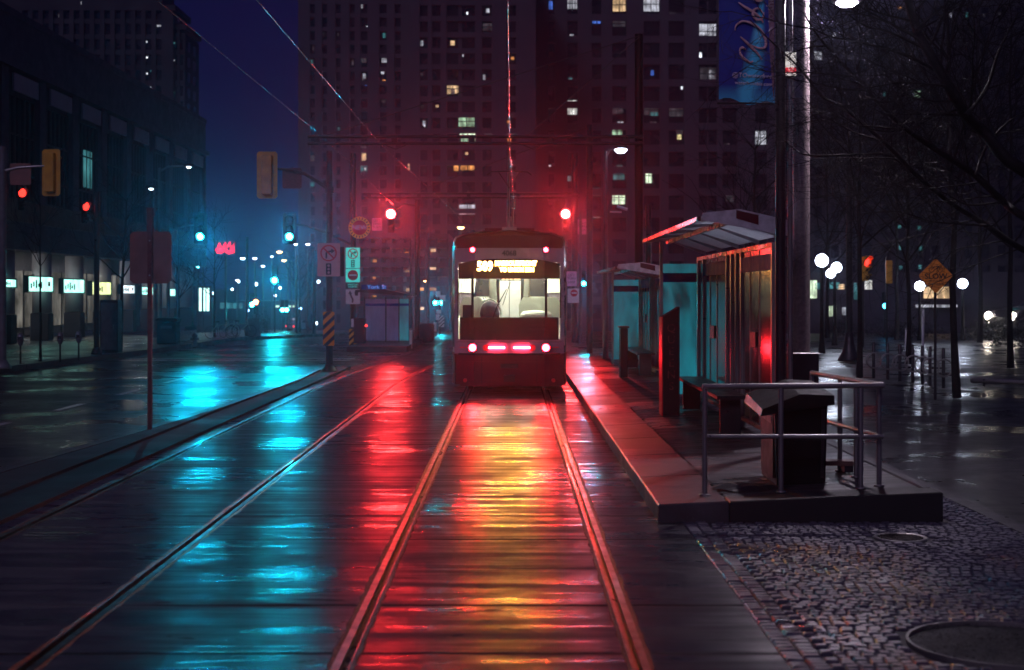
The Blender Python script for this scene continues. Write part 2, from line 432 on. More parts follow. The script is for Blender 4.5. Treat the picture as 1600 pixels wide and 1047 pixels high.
# left road, median, sidewalk
medx = lerp_poly([(0,-5.9),(14.7,-5.28),(17.9,-5.06),(22.9,-4.75),(30,-4.65),(36.5,-4.8)])
farx = lerp_poly([(0,-13.5),(33.9,-12.2),(47,-11.3),(75,-11.2),(220,-11.2)])
mb = MB(); strip(mb, lambda y: farx(y), lambda y: (medx(y) if y < 37 else -4.1), YS[:-2], lambda y: gz(y)-.022)
tag(mb.build('road', M['road']), kind='structure')
mb = MB(); ym = [-6+.9*k for k in range(48)]
strip(mb, lambda y: medx(y)+.16, lambda y: -4.6, [y for y in ym if y < 26], lambda y: .055, .09)
strip(mb, lambda y: -4.585 if y < 26 else medx(y)+.16, lambda y: -4.115, ym, lambda y: .03, .06)
tag(mb.build('median_strip', M['median']), kind='structure')
mb = MB(); strip(mb, lambda y: medx(y), lambda y: medx(y)+.155, ym, lambda y: .06, .10)
tag(mb.build('median_kerb', M['kerb']), kind='structure')
mb = MB(); strip(mb, lambda y: -40, lambda y: farx(y)-.2, YS[:-2], lambda y: gz(y)+.12, .2)
tag(mb.build('pavement', M['walk']), kind='structure')
mb = MB(); strip(mb, lambda y: farx(y)-.195, lambda y: farx(y), YS[:-2], lambda y: gz(y)+.125, .2)
tag(mb.build('pavement_kerb', M['kerb']), kind='structure')
# lane dashes
mb = MB()
for y0 in [8.6, 12.2, 15.8, 19.4, 23.0, 26.6, 30.2, 33.8, 44, 48, 52, 56]:
    mb.box(-7.42, -7.30, y0, y0+1.4, -.021, -.017)
for y0 in [40.5, 41.5]:
    mb.box(-11.2, -4.6, y0, y0+.25, -.021, -.017)
tag(mb.build('road_markings', M['paint']), kind='structure')

# platform: top rises from track side to the right
def ptop(x): return .14 + (x-1.187)/(3.5-1.187)*.10
PY0, PY1 = 11.55, 40.0
mb = MB()
mb.add([(1.765,PY0+.3,ptop(1.765)-.012),(3.41,PY0+.3,ptop(3.41)-.012),(3.41,PY1,ptop(3.41)-.012),(1.765,PY1,ptop(1.765)-.012)], [(0,1,2,3)])
rr = random.Random(4); yy = PY0+.31; row = 0
while yy < PY1-.2:
    ln = 1.5; xx = [1.775, 2.33+.25*(row % 2), 2.9+.2*(row % 2), 3.405]
    for q in range(3):
        x0, x1 = xx[q]+.005, xx[q+1]-.005; dz = rr.uniform(-.002, .002)
        mb.add([(x0,yy,ptop(x0)+dz),(x1,yy,ptop(x1)+dz),(x1,yy+ln-.012,ptop(x1)+dz),(x0,yy+ln-.012,ptop(x0)+dz)], [(0,1,2,3)], rr.choice((0,0,1)))
    yy += ln; row += 1
M['deck2'] = wet('newer_wet_deck_slab', (.04,.036,.04), (.075,.068,.075), .2, .4, groove=.2, speck=.5, bmp=.4, spec=.5)
tag(mb.build('platform_deck', [M['deck'], M['deck2']]), kind='structure')
mb = MB()
y = PY0
def wedge(mb, x0, x1, y0, y1, b=.012, dz=0.0):
    z0, z1 = ptop(x0)+dz, ptop(x1)+dz
    vv = [(x0,y0,-.03),(x1,y0,-.03),(x1,y1,-.03),(x0,y1,-.03),(x0,y0,z0-b),(x1,y0,z1-b),(x1,y1,z1-b),(x0,y1,z0-b),
          (x0+b,y0+b,z0),(x1-b,y0+b,z1),(x1-b,y1-b,z1),(x0+b,y1-b,z0)]
    mb.add(vv, [(0,1,5,4),(1,2,6,5),(2,3,7,6),(3,0,4,7),(4,5,9,8),(5,6,10,9),(6,7,11,10),(7,4,8,11),(8,9,10,11),(0,3,2,1)])
yy = PY0
while yy < PY1:
    wedge(mb, 1.187, 1.76, yy, min(yy+1.75, PY1)-.008, dz=.004); yy += 1.75
wedge(mb, 3.42, 3.5, PY0+.31, PY1, dz=.003)
tag(mb.build('platform_kerb', M['kerb']), kind='structure')
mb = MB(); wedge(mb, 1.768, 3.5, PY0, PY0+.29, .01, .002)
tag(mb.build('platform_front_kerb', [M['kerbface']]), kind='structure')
# far-left platform
mb = MB(); mb.box(-6.4+1.0, -3.9+.45, 46.5, 66, -.03, .16)
tag(mb.build('far_platform', M['kerb']), kind='structure')

# cobbles
mb = MB(); mb.box(1.38, 3.96, 1, 24, -.028, -.012); tag(mb.build('cobble_bed', M['grout']), kind='structure')
mb = MB(); rr = random.Random(3)
def sett(x0, x1, y0, y1):
    h = rr.uniform(-.004, .006); b = .008; t = [rr.uniform(-.003, .003) for _ in range(4)]
    j = lambda: rr.uniform(-.0025, .0025)
    o = [(x0+j(), y0+j()), (x1+j(), y0+j()), (x1+j(), y1+j()), (x0+j(), y1+j())]
    i = [(o[0][0]+b, o[0][1]+b), (o[1][0]-b, o[1][1]+b), (o[2][0]-b, o[2][1]-b), (o[3][0]+b, o[3][1]-b)]
    v = [(p[0], p[1], -.015) for p in o] + [(p[0], p[1], -.004+h) for p in o] + [(i[k][0], i[k][1], h+.006+t[k]) for k in range(4)]
    mb.add(v, [(0,1,5,4),(1,2,6,5),(2,3,7,6),(3,0,4,7),(4,5,9,8),(5,6,10,9),(6,7,11,10),(7,4,8,11),(8,9,10,11)])
PIT = (2.60, 7.5, .5); MAN = (2.95, 10.8, .2)
yrow = 2.0; k = 0
while yrow < 22:
    hgt = .068
    for s_ in (0, 1):   # border course of stones laid lengthwise
        sett(1.385+s_*.1, 1.385+s_*.1+.092, yrow, yrow+hgt-.006)
    x = 1.59 + (k % 2)*.06 + rr.uniform(-.01, .01)
    while x < 3.93:
        wd = rr.uniform(.066, .082); x1 = min(x+wd, 3.95)
        cx, cy_ = (x+x1)/2, yrow+.04
        inpit = (cx-PIT[0])**2+(cy_-PIT[1])**2 < .56**2 or (cx-MAN[0])**2+(cy_-MAN[1])**2 < .25**2
        inplat = cy_ > PY0-.03 and cx < 3.56
        if not inpit and not inplat and x1-x > .04: sett(x, x1-.007, yrow, yrow+hgt-.006)
        x = x1
    yrow += hgt; k += 1
tag(mb.build('cobblestones', M['cobble']), kind='structure')
mb = MB(); mb.box(3.965, 4.10, 1, 60, -.028, -.005); tag(mb.build('gutter_kerb', M['kerb']), kind='structure')

# tree pit
t = thing('tree_pit', 'round pit of dark wood chips with a thin metal rim in the cobbles', 'tree pit', (PIT[0], PIT[1], 0))
mb = MB(); n = 48
ro, ri = .505, .49
v = [(r*math.cos(2*math.pi*i/n), r*math.sin(2*math.pi*i/n), z) for r, z in ((ro,-.02),(ro,.014),(ri,.014),(ri,-.02)) for i in range(n)]
mb.add(v, [(a*n+i, a*n+(i+1)%n, (a+1)*n+(i+1)%n, (a+1)*n+i) for a in range(3) for i in range(n)]); mb.build('rim', M['steel'], t)
mb = MB(); 
for _ in range(1500):
    a = random.uniform(0, 6.283); r = .48*math.sqrt(random.random()); x, y = r*math.cos(a), r*math.sin(a); s_ = random.uniform(.006, .018); an = random.uniform(0, 3.1)
    dx, dy = s_*math.cos(an), s_*math.sin(an); z = random.uniform(-.012, .002)
    mb.add([(x-dx,y-dy,z),(x+dy*.4,y-dx*.4,z+.003),(x+dx,y+dy,z+random.uniform(0,.01)),(x-dy*.4,y+dx*.4,z+.004)], [(0,1,2,3)])
mb.add([(.49*math.cos(2*math.pi*i/n), .49*math.sin(2*math.pi*i/n), -.013) for i in range(n)], [tuple(range(n))])
o = mb.build('wood_chips', M['soil'], t)
# manhole
t = thing('manhole_cover', 'small round iron cover set in cobbles before the platform', 'manhole cover', (MAN[0], MAN[1], 0))
mb = MB(); mb.lathe([(.001,-.02),(.20,-.02),(.20,.008),(.185,.010),(.18,.004),(.001,.004)], n=32); mb.build('cover_plate', M['steel'], t)
mb = MB()
for k in range(-4, 5):
    w_ = math.sqrt(max(0, .165**2-(k*.036)**2)); mb.box(-w_, w_, k*.036-.008, k*.036+.008, .004, .010)
mb.build('ridges', M['rail'], t)

M['tblack'] = pm('tram_black_panel', (.008,.007,.009), .45, 0, .1, 2, 0, spec=.25)
def beam(parent, loc, c, L, r, half=17, name='lamp_light', aim=None, tilt=0):
    """the directional light of a lamp lens, thrown toward -Y of its parent"""
    ld = bpy.data.lights.new(name, 'SPOT'); ld.color = c; ld.energy = 39.5*L*r*r; ld.shadow_soft_size = r
    ld.spot_size = R(2*half); ld.spot_blend = 1.0
    o = bpy.data.objects.new(name, ld); COL.objects.link(o); o.parent = parent; o.location = loc
    o.rotation_euler = (R(-90+tilt), 0, 0)
    if aim:
        wp = parent.location + Vector(loc); o.rotation_euler = (Vector(aim)-wp).to_track_quat('-Z', 'Y').to_euler()
    return o
# ================================================================ TRAM
TX, TY = -.05, 25.8
tram = thing('tram', 'white and dark red tram with lit amber destination display, seen from behind', 'tram', (TX, TY, 0))
def yb(x):
    a = abs(x); return .05*a*a + max(0, a-.66)*.45
def panel(mb, x0, x1, z0, z1, off, th=.03, n=10, mi=0):
    """panel following the bowed tram end; z0/z1 may be functions of x; off = how proud it stands"""
    f0 = z0 if callable(z0) else (lambda x: z0); f1 = z1 if callable(z1) else (lambda x: z1)
    v = []
    for i in range(n+1):
        x = x0+(x1-x0)*i/n; y = yb(x)-off
        v += [(x,y,f0(x)),(x,y,f1(x)),(x,y+th,f1(x)),(x,y+th,f0(x))]
    fs = [tuple(reversed(range(4))), tuple(range(4*n, 4*n+4))]
    for i in range(n):
        a, b = i*4, i*4+4
        for k in range(4):
            j = (k+1) % 4; fs.append((a+k, b+k, b+j, a+j))
    mb.add(v, fs, mi)
W0 = 1.0; L = 15.0
side = [(1.0, yb(1.0)), (1.045, .42), (1.075, 1.0), (1.10, 2.2), (1.10, 12.8), (1.06, 14.0), (.96, 14.7)]
def sidewall(mb, z0, z1, s, pts=None, th=.05, inset=0, mi=0):
    P = pts or side; n = len(P)
    v = []
    for x, y in P:
        xo, xi = s*(x-inset), s*(x-inset-th)
        v += [(xo,y,z0),(xo,y,z1),(xi,y,z1),(xi,y,z0)]
    fs = [(0,1,2,3), tuple((n-1)*4+k for k in (3,2,1,0))]
    for i in range(n-1):
        a, b = i*4, i*4+4
        for k in range(4):
            j = (k+1) % 4; fs.append((a+k, b+k, b+j, a+j))
    mb.add(v, fs, mi)
body = MB()
for s in (-1, 1):
    sidewall(body, .80, 1.42, s); sidewall(body, 2.2, 2.74, s)
    for y in (2.1, 3.45, 4.8, 6.15, 7.5, 8.85, 10.2, 11.55, 12.8):
        body.box(s*1.10 if s < 0 else 1.05, -1.05 if s < 0 else 1.10, y, y+.12, 1.42, 2.2)
    sidewall(body, 1.42, 2.2, s, [(1.0, yb(1.0)), (1.045,.42), (1.06,.75)])
arch = lambda x: 2.50 - .10*max(0, abs(x)-.25)**2/.5
panel(body, -1.0, 1.0, lambda x: 2.44, 2.715, .0, .05, 16)
panel(body, -1.0, 1.0, .775, 1.04, .0, .05, 16)
for s in (-1, 1): panel(body, s*1.0, s*.93, 1.0, 2.5, .0, .05, 3)
# front end closing panel
body.box(-.96, .96, 14.66, 14.72, .4, 1.3); body.box(-.96, .96, 14.66, 14.72, 2.3, 2.9)
body.build('body', M['wpaint'], tram)
mb = MB()
for s in (-1, 1):
    sidewall(mb, .20, .797, s, inset=.004)
    sidewall(mb, .74, .79, s, inset=-.006, th=.01)
mb.build('skirt', M['maroon'], tram)
# roof
mb = MB()
prof = [(-1.03,2.72),(-1.04,2.84),(-1.0,2.93),(-.85,2.985),(-.5,3.03),(0,3.05),(.5,3.03),(.85,2.985),(1.0,2.93),(1.04,2.84),(1.03,2.72)]
st = [(.10,.94,.93),(.03,.965,.6),(.0,.97,.0)]
rings = []
for y, sx, dz in ((.16,.965,-.035),(.30,.99,-.01),(.8,1.01,0),(2.2,1.055,0),(12.8,1.055,0),(14.2,1.0,-.02),(14.72,.93,-.06)):
    rings.append([(x*sx, y + (.28*(abs(x)/1.04)**2 if y < .5 else 0), z + (dz if z > 2.75 else 0)) for x, z in prof])
n = len(prof); v = [p for r in rings for p in r]; fs = []
for a in range(len(rings)-1):
    for k in range(n-1): fs.append((a*n+k, a*n+k+1, (a+1)*n+k+1, (a+1)*n+k))
    fs.append((a*n+n-1, a*n, (a+1)*n, (a+1)*n+n-1))
fs.append(tuple(reversed(range(n)))); fs.append(tuple((len(rings)-1)*n+k for k in range(n)))
mb.add(v, fs, 0, False)
mb.box(-.5, .5, 3.0, 6.5, 3.04, 3.2); mb.box(-.45, .45, 8.0, 11.0, 3.04, 3.18)
roof = mb.build('roof', M['maroon'], tram)
mb = MB(); panel(mb, -.97, .97, 2.70, lambda x: 2.93-.06*x*x, .012, .15, 16); mb.build('roof_fairing', M['maroon'], tram)
# black bands
mb = MB(); panel(mb, -.925, .925, 2.14, arch, .022, .03, 20)
dest = mb.build('destination_display', M['tblack'], tram)
text('route_number', '509', .235, M['e_dest'], dest, (-.44, yb(.4)-.03, 2.36), sx=.82, bold=.006)
text('lettering', 'HARBOURFRONT', .118, M['e_dest'], dest, (.12, yb(.1)-.03, 2.415), sx=.80, bold=.005)
text('lettering', 'TO UNION STN', .105, M['e_dest'], dest, (.14, yb(.1)-.03, 2.30), sx=.82, bold=.004)
for _x in (-.34,.02,.32): beam(tram, (_x, -.08, 2.36), (1,.38,.03), 430, .09, 18, 'display_light', tilt=9)
text('fleet_number', '4068', .13, M['ink'], tram, (0, -.003, 2.60), bold=.004)
mb = MB(); panel(mb, -.90, .90, 1.03, 1.425, .022, .03, 20); lb = mb.build('lower_band', M['tblack'], tram)
text('lettering', 'DO NOT PASS', .06, M['dsteel'], lb, (.48, yb(.48)-.026, 1.30)); text('lettering', 'OPEN DOORS', .06, M['dsteel'], lb, (.48, yb(.48)-.026, 1.22))
# windows
for x0, x1 in ((-.925,-.69), (-.645,.645), (.69,.925)):
    mb = MB(); panel(mb, x0, x1, 1.425, 2.14, -.01, .008, 6); mb.build('rear_window', M['tramglass'], tram)
for x0, x1 in ((-.69,-.645), (.645,.69), (-.945,-.925), (.925,.945)):
    mb = MB(); panel(mb, x0, x1, 1.425, 2.14, .02, .05, 2); mb.build('window_pillar', M['black'], tram)
mb = MB(); mb.tube([(0,-.012,1.43),(.0,-.02,1.8),(.0,-.012,2.13)], .006, 5); mb.build('wiper', M['black'], tram)
for s in (-1, 1):
    mb = MB(); sidewall(mb, 1.42, 2.2, s, [(1.06,.75),(1.10,2.2),(1.10,12.8)], .008, .015); mb.build('side_window', M['tramglass'], tram)
# white rear light strip
for s in (-1, 1):
    for z, r, nm, m in ((.89,.075,'tail_light','e_tail'), (2.665,.048,'upper_tail_light','e_tail')):
        mb = MB(); x = s*.665; y = yb(x)-.02
        mb.tube([(x,y+.03,z),(x,y-.02,z)], r+.018, 20, 0, True, True)
        q = mb.build(nm, M['dsteel'], tram)
        mb = MB(); mb.tube([(x,y-.01,z),(x,y-.032,z)], [r, r*.8], 20, 0, True, True); mb.build('lens', M[m], q); beam(tram, (x, y-.06, z), (1,.010,.015), 1600 if r > .06 else 900, r, 22, tilt=10)
    mb = MB(); x = s*.42; mb.tube([(x,yb(x)+.02,.89),(x,yb(x)-.018,.89)], .06, 16); mb.build('indicator_lamp', M['red'], tram)
    mb = MB(); a, b = s*.08+.0, s*.40
    mb2 = MB(); mb2.box(min(a,b)+(.02 if s<0 else 0), max(a,b)-(.02 if s>0 else 0), -.03, .0, .872, .908); mb2.build('brake_light_bar', em('lit_brake_bar', (1,.03,.06), 120) if s < 0 else bpy.data.materials['lit_brake_bar'], tram)
    mb = MB(); panel(mb, s*.74, s*.9, .88, .90, .004, .01, 2); mb.build('marker_slot', M['red'], tram)
# bumper
mb = MB(); panel(mb, -.965, .965, .19, .765, .05, .25, 18); panel(mb, -.90, .90, .62, .64, .062, .03, 14)
bmp_ = mb.build('bumper', M['maroon'], tram)
mb = MB(); panel(mb, -.93, .93, .755, .79, .08, .06, 18); mb.build('bumper_ledge', M['tblack'], tram)
mb = MB(); mb.tube([(0,.05,.34),(0,-.16,.34)], .06, 12); mb.box(-.10,.10,-.20,-.1,.28,.40); mb.build('coupler', M['dsteel'], tram)
mb = MB(); mb.box(-.9,.9,.3,14.4,.30,.42); mb.box(-.35,.35,5.5,9.5,.12,.32); mb.build('underframe', M['black'], tram)
for y in (2.6, 12.0):
    mb = MB(); mb.box(-.95,-.86,y-.9,y+.9,.22,.40); mb.box(.86,.95,y-.9,y+.9,.22,.40); mb.box(-.9,.9,y-.2,y+.2,.24,.38)
    bg_ = mb.build('bogie', M['black'], tram)
    for s in (-1, 1):
        for dy in (-.65, .65):
            mb = MB(); mb.tube([(s*.70,y+dy,.33),(s*.80,y+dy,.33)], .33, 24); mb.build('wheel', M['rail'], bg_)
mb = MB()
panel(mb, -.96, .96, .988, .994, .004, .006, 14); mb.build('body_seam', M['tblack'], tram)
for x in (-.5, .5):
    mb = MB(); panel(mb, x-.004, x+.004, .25, .74, .054, .006, 1); mb.build('bumper_seam', M['tblack'], tram)
mb = MB(); mb.tube([(-.30,-.03,1.41),(-.24,-.035,1.6),(-.05,-.03,1.95)], .009, 5); mb.tube([(-.12,-.035,1.66),(.02,-.03,2.08)], .007, 5); mb.build('wiper_arm', M['black'], tram)
mb = MB(); mb.bbox(-.16,.16,-.075,-.05,.52,.60,.006); mb.build('rear_plate', M['dsteel'], tram)
for s in (-1, 1):
    mb = MB(); mb.tube([(s*.8,.10,.30),(s*.8,-.10,.30)], .035, 10); mb.build('reflector', M['red'], tram)
# interior
mb = MB(); mb.box(-1.0,1.0,.35,14.6,.86,.92); mb.build('floor', M['dsteel'], tram)
mb = MB()
cp = [(-1.02,1.9),(-.98,2.3),(-.8,2.56),(-.35,2.64),(.35,2.64),(.8,2.56),(.98,2.3),(1.02,1.9)]
v = [(x,y,z) for y in (.34,14.6) for x, z in cp]; mb.add(v, [(i,i+1,i+9,i+8) for i in range(7)])
for y in [1.0+1.35*k for k in range(10)]:
    for (x0, z0), (x1, z1) in zip(cp, cp[1:]):
        mb.tube([(x0*.985,y,z0),(x1*.985,y,z1)], .022, 5)
for s in (-1, 1): mb.box(min(s*1.0,s*1.04), max(s*1.0,s*1.04), .5, 14.5, .92, 1.42)
mb.build('interior_lining', M['cream'], tram)
for s in (-1, 1):
    mb = MB(); mb.box(s*.42-.06, s*.42+.06, .6, 14.2, 2.58, 2.61); mb.build('ceiling_light', M['e_strip'], tram)
mb = MB()
for s in (-1, 1):
    mb.tube([(s*.38,1.0,2.35),(s*.38,13.8,2.35)], .016, 6)
    for y in (1.4, 3.3, 5.2, 7.4, 9.6, 11.6): mb.tube([(s*.38,y,.92),(s*.36,y,1.7),(s*.40,y,2.6)], .016, 6)
mb.build('handrail', M['steel'], tram)
def seat(x, y, w_, m=M['seat']):
    mb = MB(); 
    mb.prism([(x-w_/2, .92+.35),(x+w_/2,.92+.35),(x+w_/2,1.66),(x+w_/2-.08,1.80),(x-w_/2+.08,1.80),(x-w_/2,1.66)], 'y', y, y+.09)
    mb.box(x-w_/2, x+w_/2, y+.09, y+.5, 1.27, 1.36); mb.cyl(x, y+.25, .92, 1.28, .04)
    return mb.build('seat', m, tram)
seat(-.70,.95,.46,M['cream']); seat(.58,1.1,.8,M['cream'])
for k in range(8):
    y = 2.3+1.35*k; seat(-.72, y, .46, M['cream'] if k % 2 else M['seat']); seat(.70, y+.3, .5, M['cream'])
# round backed operator seat at the rear end and console
mb = MB(); mb.lathe([(.17,1.42),(.185,1.5),(.17,1.6),(.13,1.68),(.06,1.73),(.001,1.745)], -.36, .62, 0, 20); mb.cyl(-.36,.62,.92,1.43,.05); mb.build('operator_seat', M['seat'], tram)
mb = MB(); mb.tube([(-.36+.21*math.cos(a), .55, 1.46+.31*math.sin(a)) for a in [math.pi*k/12 for k in range(13)]], .012, 6); mb.build('seat_hoop', M['cream'], tram)
mb = MB(); mb.box(-.9,.9,.36,.52,.95,1.435); mb.box(-.86,-.66,.4,.7,1.43,1.66); mb.build('rear_console', M['dsteel'], tram)
mb = MB(); mb.lathe([(.3,1.4),(.30,1.48),(.24,1.54),(.05,1.56)], .50, .8, 0, 20); mb.build('rear_shelf', M['cream'], tram)
mb = MB(); mb.box(-.30,.30,14.3,14.4,.92,2.5); mb.box(-1,-.3,14.3,14.36,.92,1.5); mb.box(.3,1,14.3,14.36,.92,1.5); mb.build('front_bulkhead', M['col'], tram)
mb = MB(); mb.box(-.96,-.30,14.62,14.66,1.3,2.3); mb.box(-.3,.96,14.62,14.66,1.3,2.3); mb.build('windscreen', M['dglass'], tram)
mb = MB(); mb.box(-.20,.24,3.4,3.45,2.14,2.2); nb = mb.build('notice_display', M['dsteel'], tram)
for xx in (-.13,-.05,.03,.12,.19): 
    mb = MB(); mb.box(xx-.03, xx+.03, 3.385, 3.395, 2.155, 2.185); mb.build('display_segment', em('display_amber',(1,.75,.5),2.5) if xx == -.13 else bpy.data.materials['display_amber'], nb)
# rear side: trolley pole on the roof
mb = MB(); mb.box(-.14,.14,1.2,1.7,3.04,3.14); mb.tube([(0,1.5,3.12),(0,1.5,3.35)], .05, 10)
mb.tube([(-.02,1.55,3.2),(-.015,1.1,3.9),(-.01,.65,4.62)], [.028,.022,.018], 8)
mb.tube([(.07,1.55,3.1),(.06,1.3,3.5)], .018, 6)
mb.build('trolley_pole', M['steel'], tram)
mb = MB(); mb.box(-.03,.03,.6,.72,4.6,4.68); mb.tube([(-.0,.66,4.62),(.0,.66,4.80)], .012, 6); mb.build('trolley_head', M['dsteel'], tram)
mb = MB(); mb.tube([(-.42,.9,4.10),(-.34,.9,4.16),(0,.9,4.17),(.34,.9,4.16),(.42,.9,4.10)], .014, 6); mb.tube([(-.20,.9,4.15),(0,.95,3.86),(.20,.9,4.15)], .010, 6); mb.build('collector_bar', M['dsteel'], tram)
# mirrors / side glints
for s in (-1, 1):
    mb = MB(); mb.tube([(s*1.05,.6,1.05),(s*1.062,.6,1.4),(s*1.062,.6,2.1)], .010, 6); mb.build('grab_rail', M['steel'], tram)
mb = MB(); mb.tube([(-1.03,.5,.22),(-1.0,.12,.2),(-.9,.04,.2)], .02, 6); mb.build('step_edge', M['steel'], tram)

# ================================================================ STREET FURNITURE BUILDERS
def mast(name, label, cat, x, y, h, r, mat, zb=None, r1=None, group=None, base=0.0, n=12):
    z = gz(y) if zb is None else zb
    t = thing(name, label, cat, (x, y, z), 0, group)
    mb = MB(); mb.cyl(0, 0, 0, h, r, r1 or r, n); mb.build('shaft', mat, t)
    if base:
        mb = MB(); mb.lathe([(base,0),(base,.05),(r*1.5,.14),(r*1.15,.2)], n=14); mb.build('base', mat, t)
    return t
def rod(parent, name, pts, rad, mat, n=8):
    mb = MB(); mb.tube(pts, rad, n); return mb.build(name, mat, parent)

def signal(name_label, x, y, zc, lit=None, rz=0, yellow=False, back=False, scale=1.0, group='traffic signals', matlit=None, plate=True):
    """three-section signal head, lenses to -Y. lit: 0 top red, 1 amber, 2 green"""
    t = thing('traffic_signal', name_label, 'traffic light', (x, y, zc), rz, group)
    hm = M['signal_y'] if yellow else M['black']; s = scale
    mb = MB(); mb.bbox(-.13*s,.13*s,-.02,.16*s,-.48*s,.48*s,.02); mb.build('housing', hm, t)
    if plate:
        mb = MB(); c = .05*s; a, b = .25*s, .57*s
        mb.prism([(-a+c,-b),(a-c,-b),(a,-b+c),(a,b-c),(a-c,b),(-a+c,b),(-a,b-c),(-a,-b+c)], 'y', .03, .036); mb.build('backplate', hm, t)
    for k, zz in enumerate((.31, 0.0, -.30)):
        r = (.14 if k == 0 else .105)*s*((1.4 if k == 0 else 1.2) if lit == k else 1)
        if lit == k:
            m = matlit or (M['e_red'] if k == 0 else M['e_green'])
        else: m = M['lens_off']
        mb = MB(); mb.tube([(0,-.018,zz*s),(0,-.035,zz*s),(0,-.045,zz*s)], [r,r*.9,r*.45], 20); mb.build('lens', m, t)
        if lit == k and m in (M['e_red'], M['e_green']): beam(t, (0,-.09,zz*s-.012*(k-1)), ERD if k == 0 else (0,.56,.92), 3200 if k == 0 else 2600, r, 12, aim=(0,9,.6))
        mb = MB(); v = []; nn = 16
        for q in range(nn+1):
            an = R(-35 + 250*q/nn); cx, cz = math.cos(an)*(r+.012), math.sin(an)*(r+.012)+zz*s
            dep = .20*s if 20 < -35+250*q/nn < 160 else .08*s
            v += [(cx,-.02,cz),(cx,-.02-dep,cz-.01*s)]
        mb.add(v, [(2*q,2*q+1,2*q+3,2*q+2) for q in range(nn)], 0, True); mb.build('visor', hm, t)
    return t
def plate(mb, x0, x1, z0, z1, y0=0, th=.006, c=.02):
    mb.prism([(x0+c,z0),(x1-c,z0),(x1,z0+c),(x1,z1-c),(x1-c,z1),(x0+c,z1),(x0,z1-c),(x0,z0+c)], 'y', y0, y0+th)
def ring_y(mb, x, y, z, ro, ri, t=.003, n=28):
    v = [(x+r*math.cos(2*math.pi*i/n), yy, z+r*math.sin(2*math.pi*i/n)) for r, yy in ((ri,y),(ro,y),(ro,y-t),(ri,y-t)) for i in range(n)]
    mb.add(v, [(a*n+i, a*n+(i+1)%n, ((a+1)%4)*n+(i+1)%n, ((a+1)%4)*n+i) for a in range(4) for i in range(n)])
def bar_y(mb, x0, z0, x1, z1, wd, y, t=.003):
    dx, dz = x1-x0, z1-z0; l = math.hypot(dx, dz); px, pz = -dz/l*wd/2, dx/l*wd/2
    mb.prism([(x0+px,z0+pz),(x1+px,z1+pz),(x1-px,z1-pz),(x0-px,z0-pz)], 'y', y-t, y)

def no_turn(parent, w_, h, zc, mat_bg, y=-.10):
    mb = MB(); plate(mb, -w_/2, w_/2, zc-h/2, zc+h/2, y); p = mb.build('sign_plate', mat_bg, parent)
    k = w_/.6; zz = zc+h*.20
    mb = MB()
    bar_y(mb, -.06*k, zz-.14*k, -.06*k, zz+.02*k, .045*k, y-.001); bar_y(mb, -.06*k, zz+.02*k, .10*k, zz+.06*k, .045*k, y-.0045)
    mb.prism([(.07*k,zz+.12*k),(.17*k,zz+.06*k),(.07*k,zz-.01*k)], 'y', y-.004, y-.001); mb.build('arrow', M['ink'], p)
    mb = MB(); ring_y(mb, 0, y-.005, zz, .22*k, .18*k); bar_y(mb, -.14*k, zz+.14*k, .14*k, zz-.14*k, .04*k, y-.0085); mb.build('prohibition_ring', M['red'] if w_ > .5 else M['ink'], p)
    mb = MB(); zb = zc-h*.28
    mb.prism([(-.07*k,zb-.15*k),(.07*k,zb-.15*k),(.07*k,zb+.15*k),(-.07*k,zb+.15*k)], 'y', y-.004, y-.001); mb.build('signal_symbol', M['ink'], p)
    mb = MB()
    for q in (-.09, 0, .09): mb.disc_y(0, y-.008, zb+q*k, .034*k, 12, .004)
    mb.build('symbol_dots', mat_bg, p)
    return p
def hazard(parent, w_, z0, z1, y, left=True, mat=None):
    mb = MB(); plate(mb, -w_/2, w_/2, z0, z1, y); p = mb.build('hazard_board', mat or M['orange'], parent)
    mb = MB(); zz = z0-.1
    while zz < z1:
        pts = [(-w_/2, zz), (w_/2, zz+w_*.95), (w_/2, zz+w_*.95+.11), (-w_/2, zz+.11)]
        pts = clip(pts, z0+.003, z1-.003)
        if len(pts) > 2: mb.prism(pts, 'y', y-.003, y-.001)
        zz += .235
    mb.build('stripes', M['ink'], p)
def clip(pts, lo, hi):
    for f, lim in ((lambda z: z >= lo, lo), (lambda z: z <= hi, hi)):
        out = []
        for a, b in zip(pts, pts[1:]+pts[:1]):
            if f(a[1]): out.append(a)
            if f(a[1]) != f(b[1]):
                k = (lim-a[1])/(b[1]-a[1]); out.append((a[0]+(b[0]-a[0])*k, lim))
        pts = out
        if not pts: return []
    return pts

# ---------------- bare sign post seen from behind, on the median
t = thing('sign_post', 'thin red steel post on the median carrying a blank sign back', 'sign post', (-4.70, 18.46, .10))
mb = MB(); mb.box(-.028,.028,-.018,.018,0,2.86)
for k in range(60):
    mb.box(-.010,.010,-.020,-.018,.04+k*.047,.055+k*.047)
mb.build('post', M['redpole'], t)
mb = MB(); plate(mb, -.265,.275, 1.895, 2.57, .022, .004, .045); mb.build('sign_back', M['signback'], t)
mb = MB(); mb.box(-.042,-.002,.030,.036,2.57,2.86); mb.box(-.046,.046,.019,.0205,2.55,2.88); mb.build('small_plate', M['redpole'], t)
mb = MB(); 
for z in (2.0, 2.45): mb.tube([(0,-.022,z),(0,.03,z)], .012, 8)
mb.build('bolt', M['steel'], t)

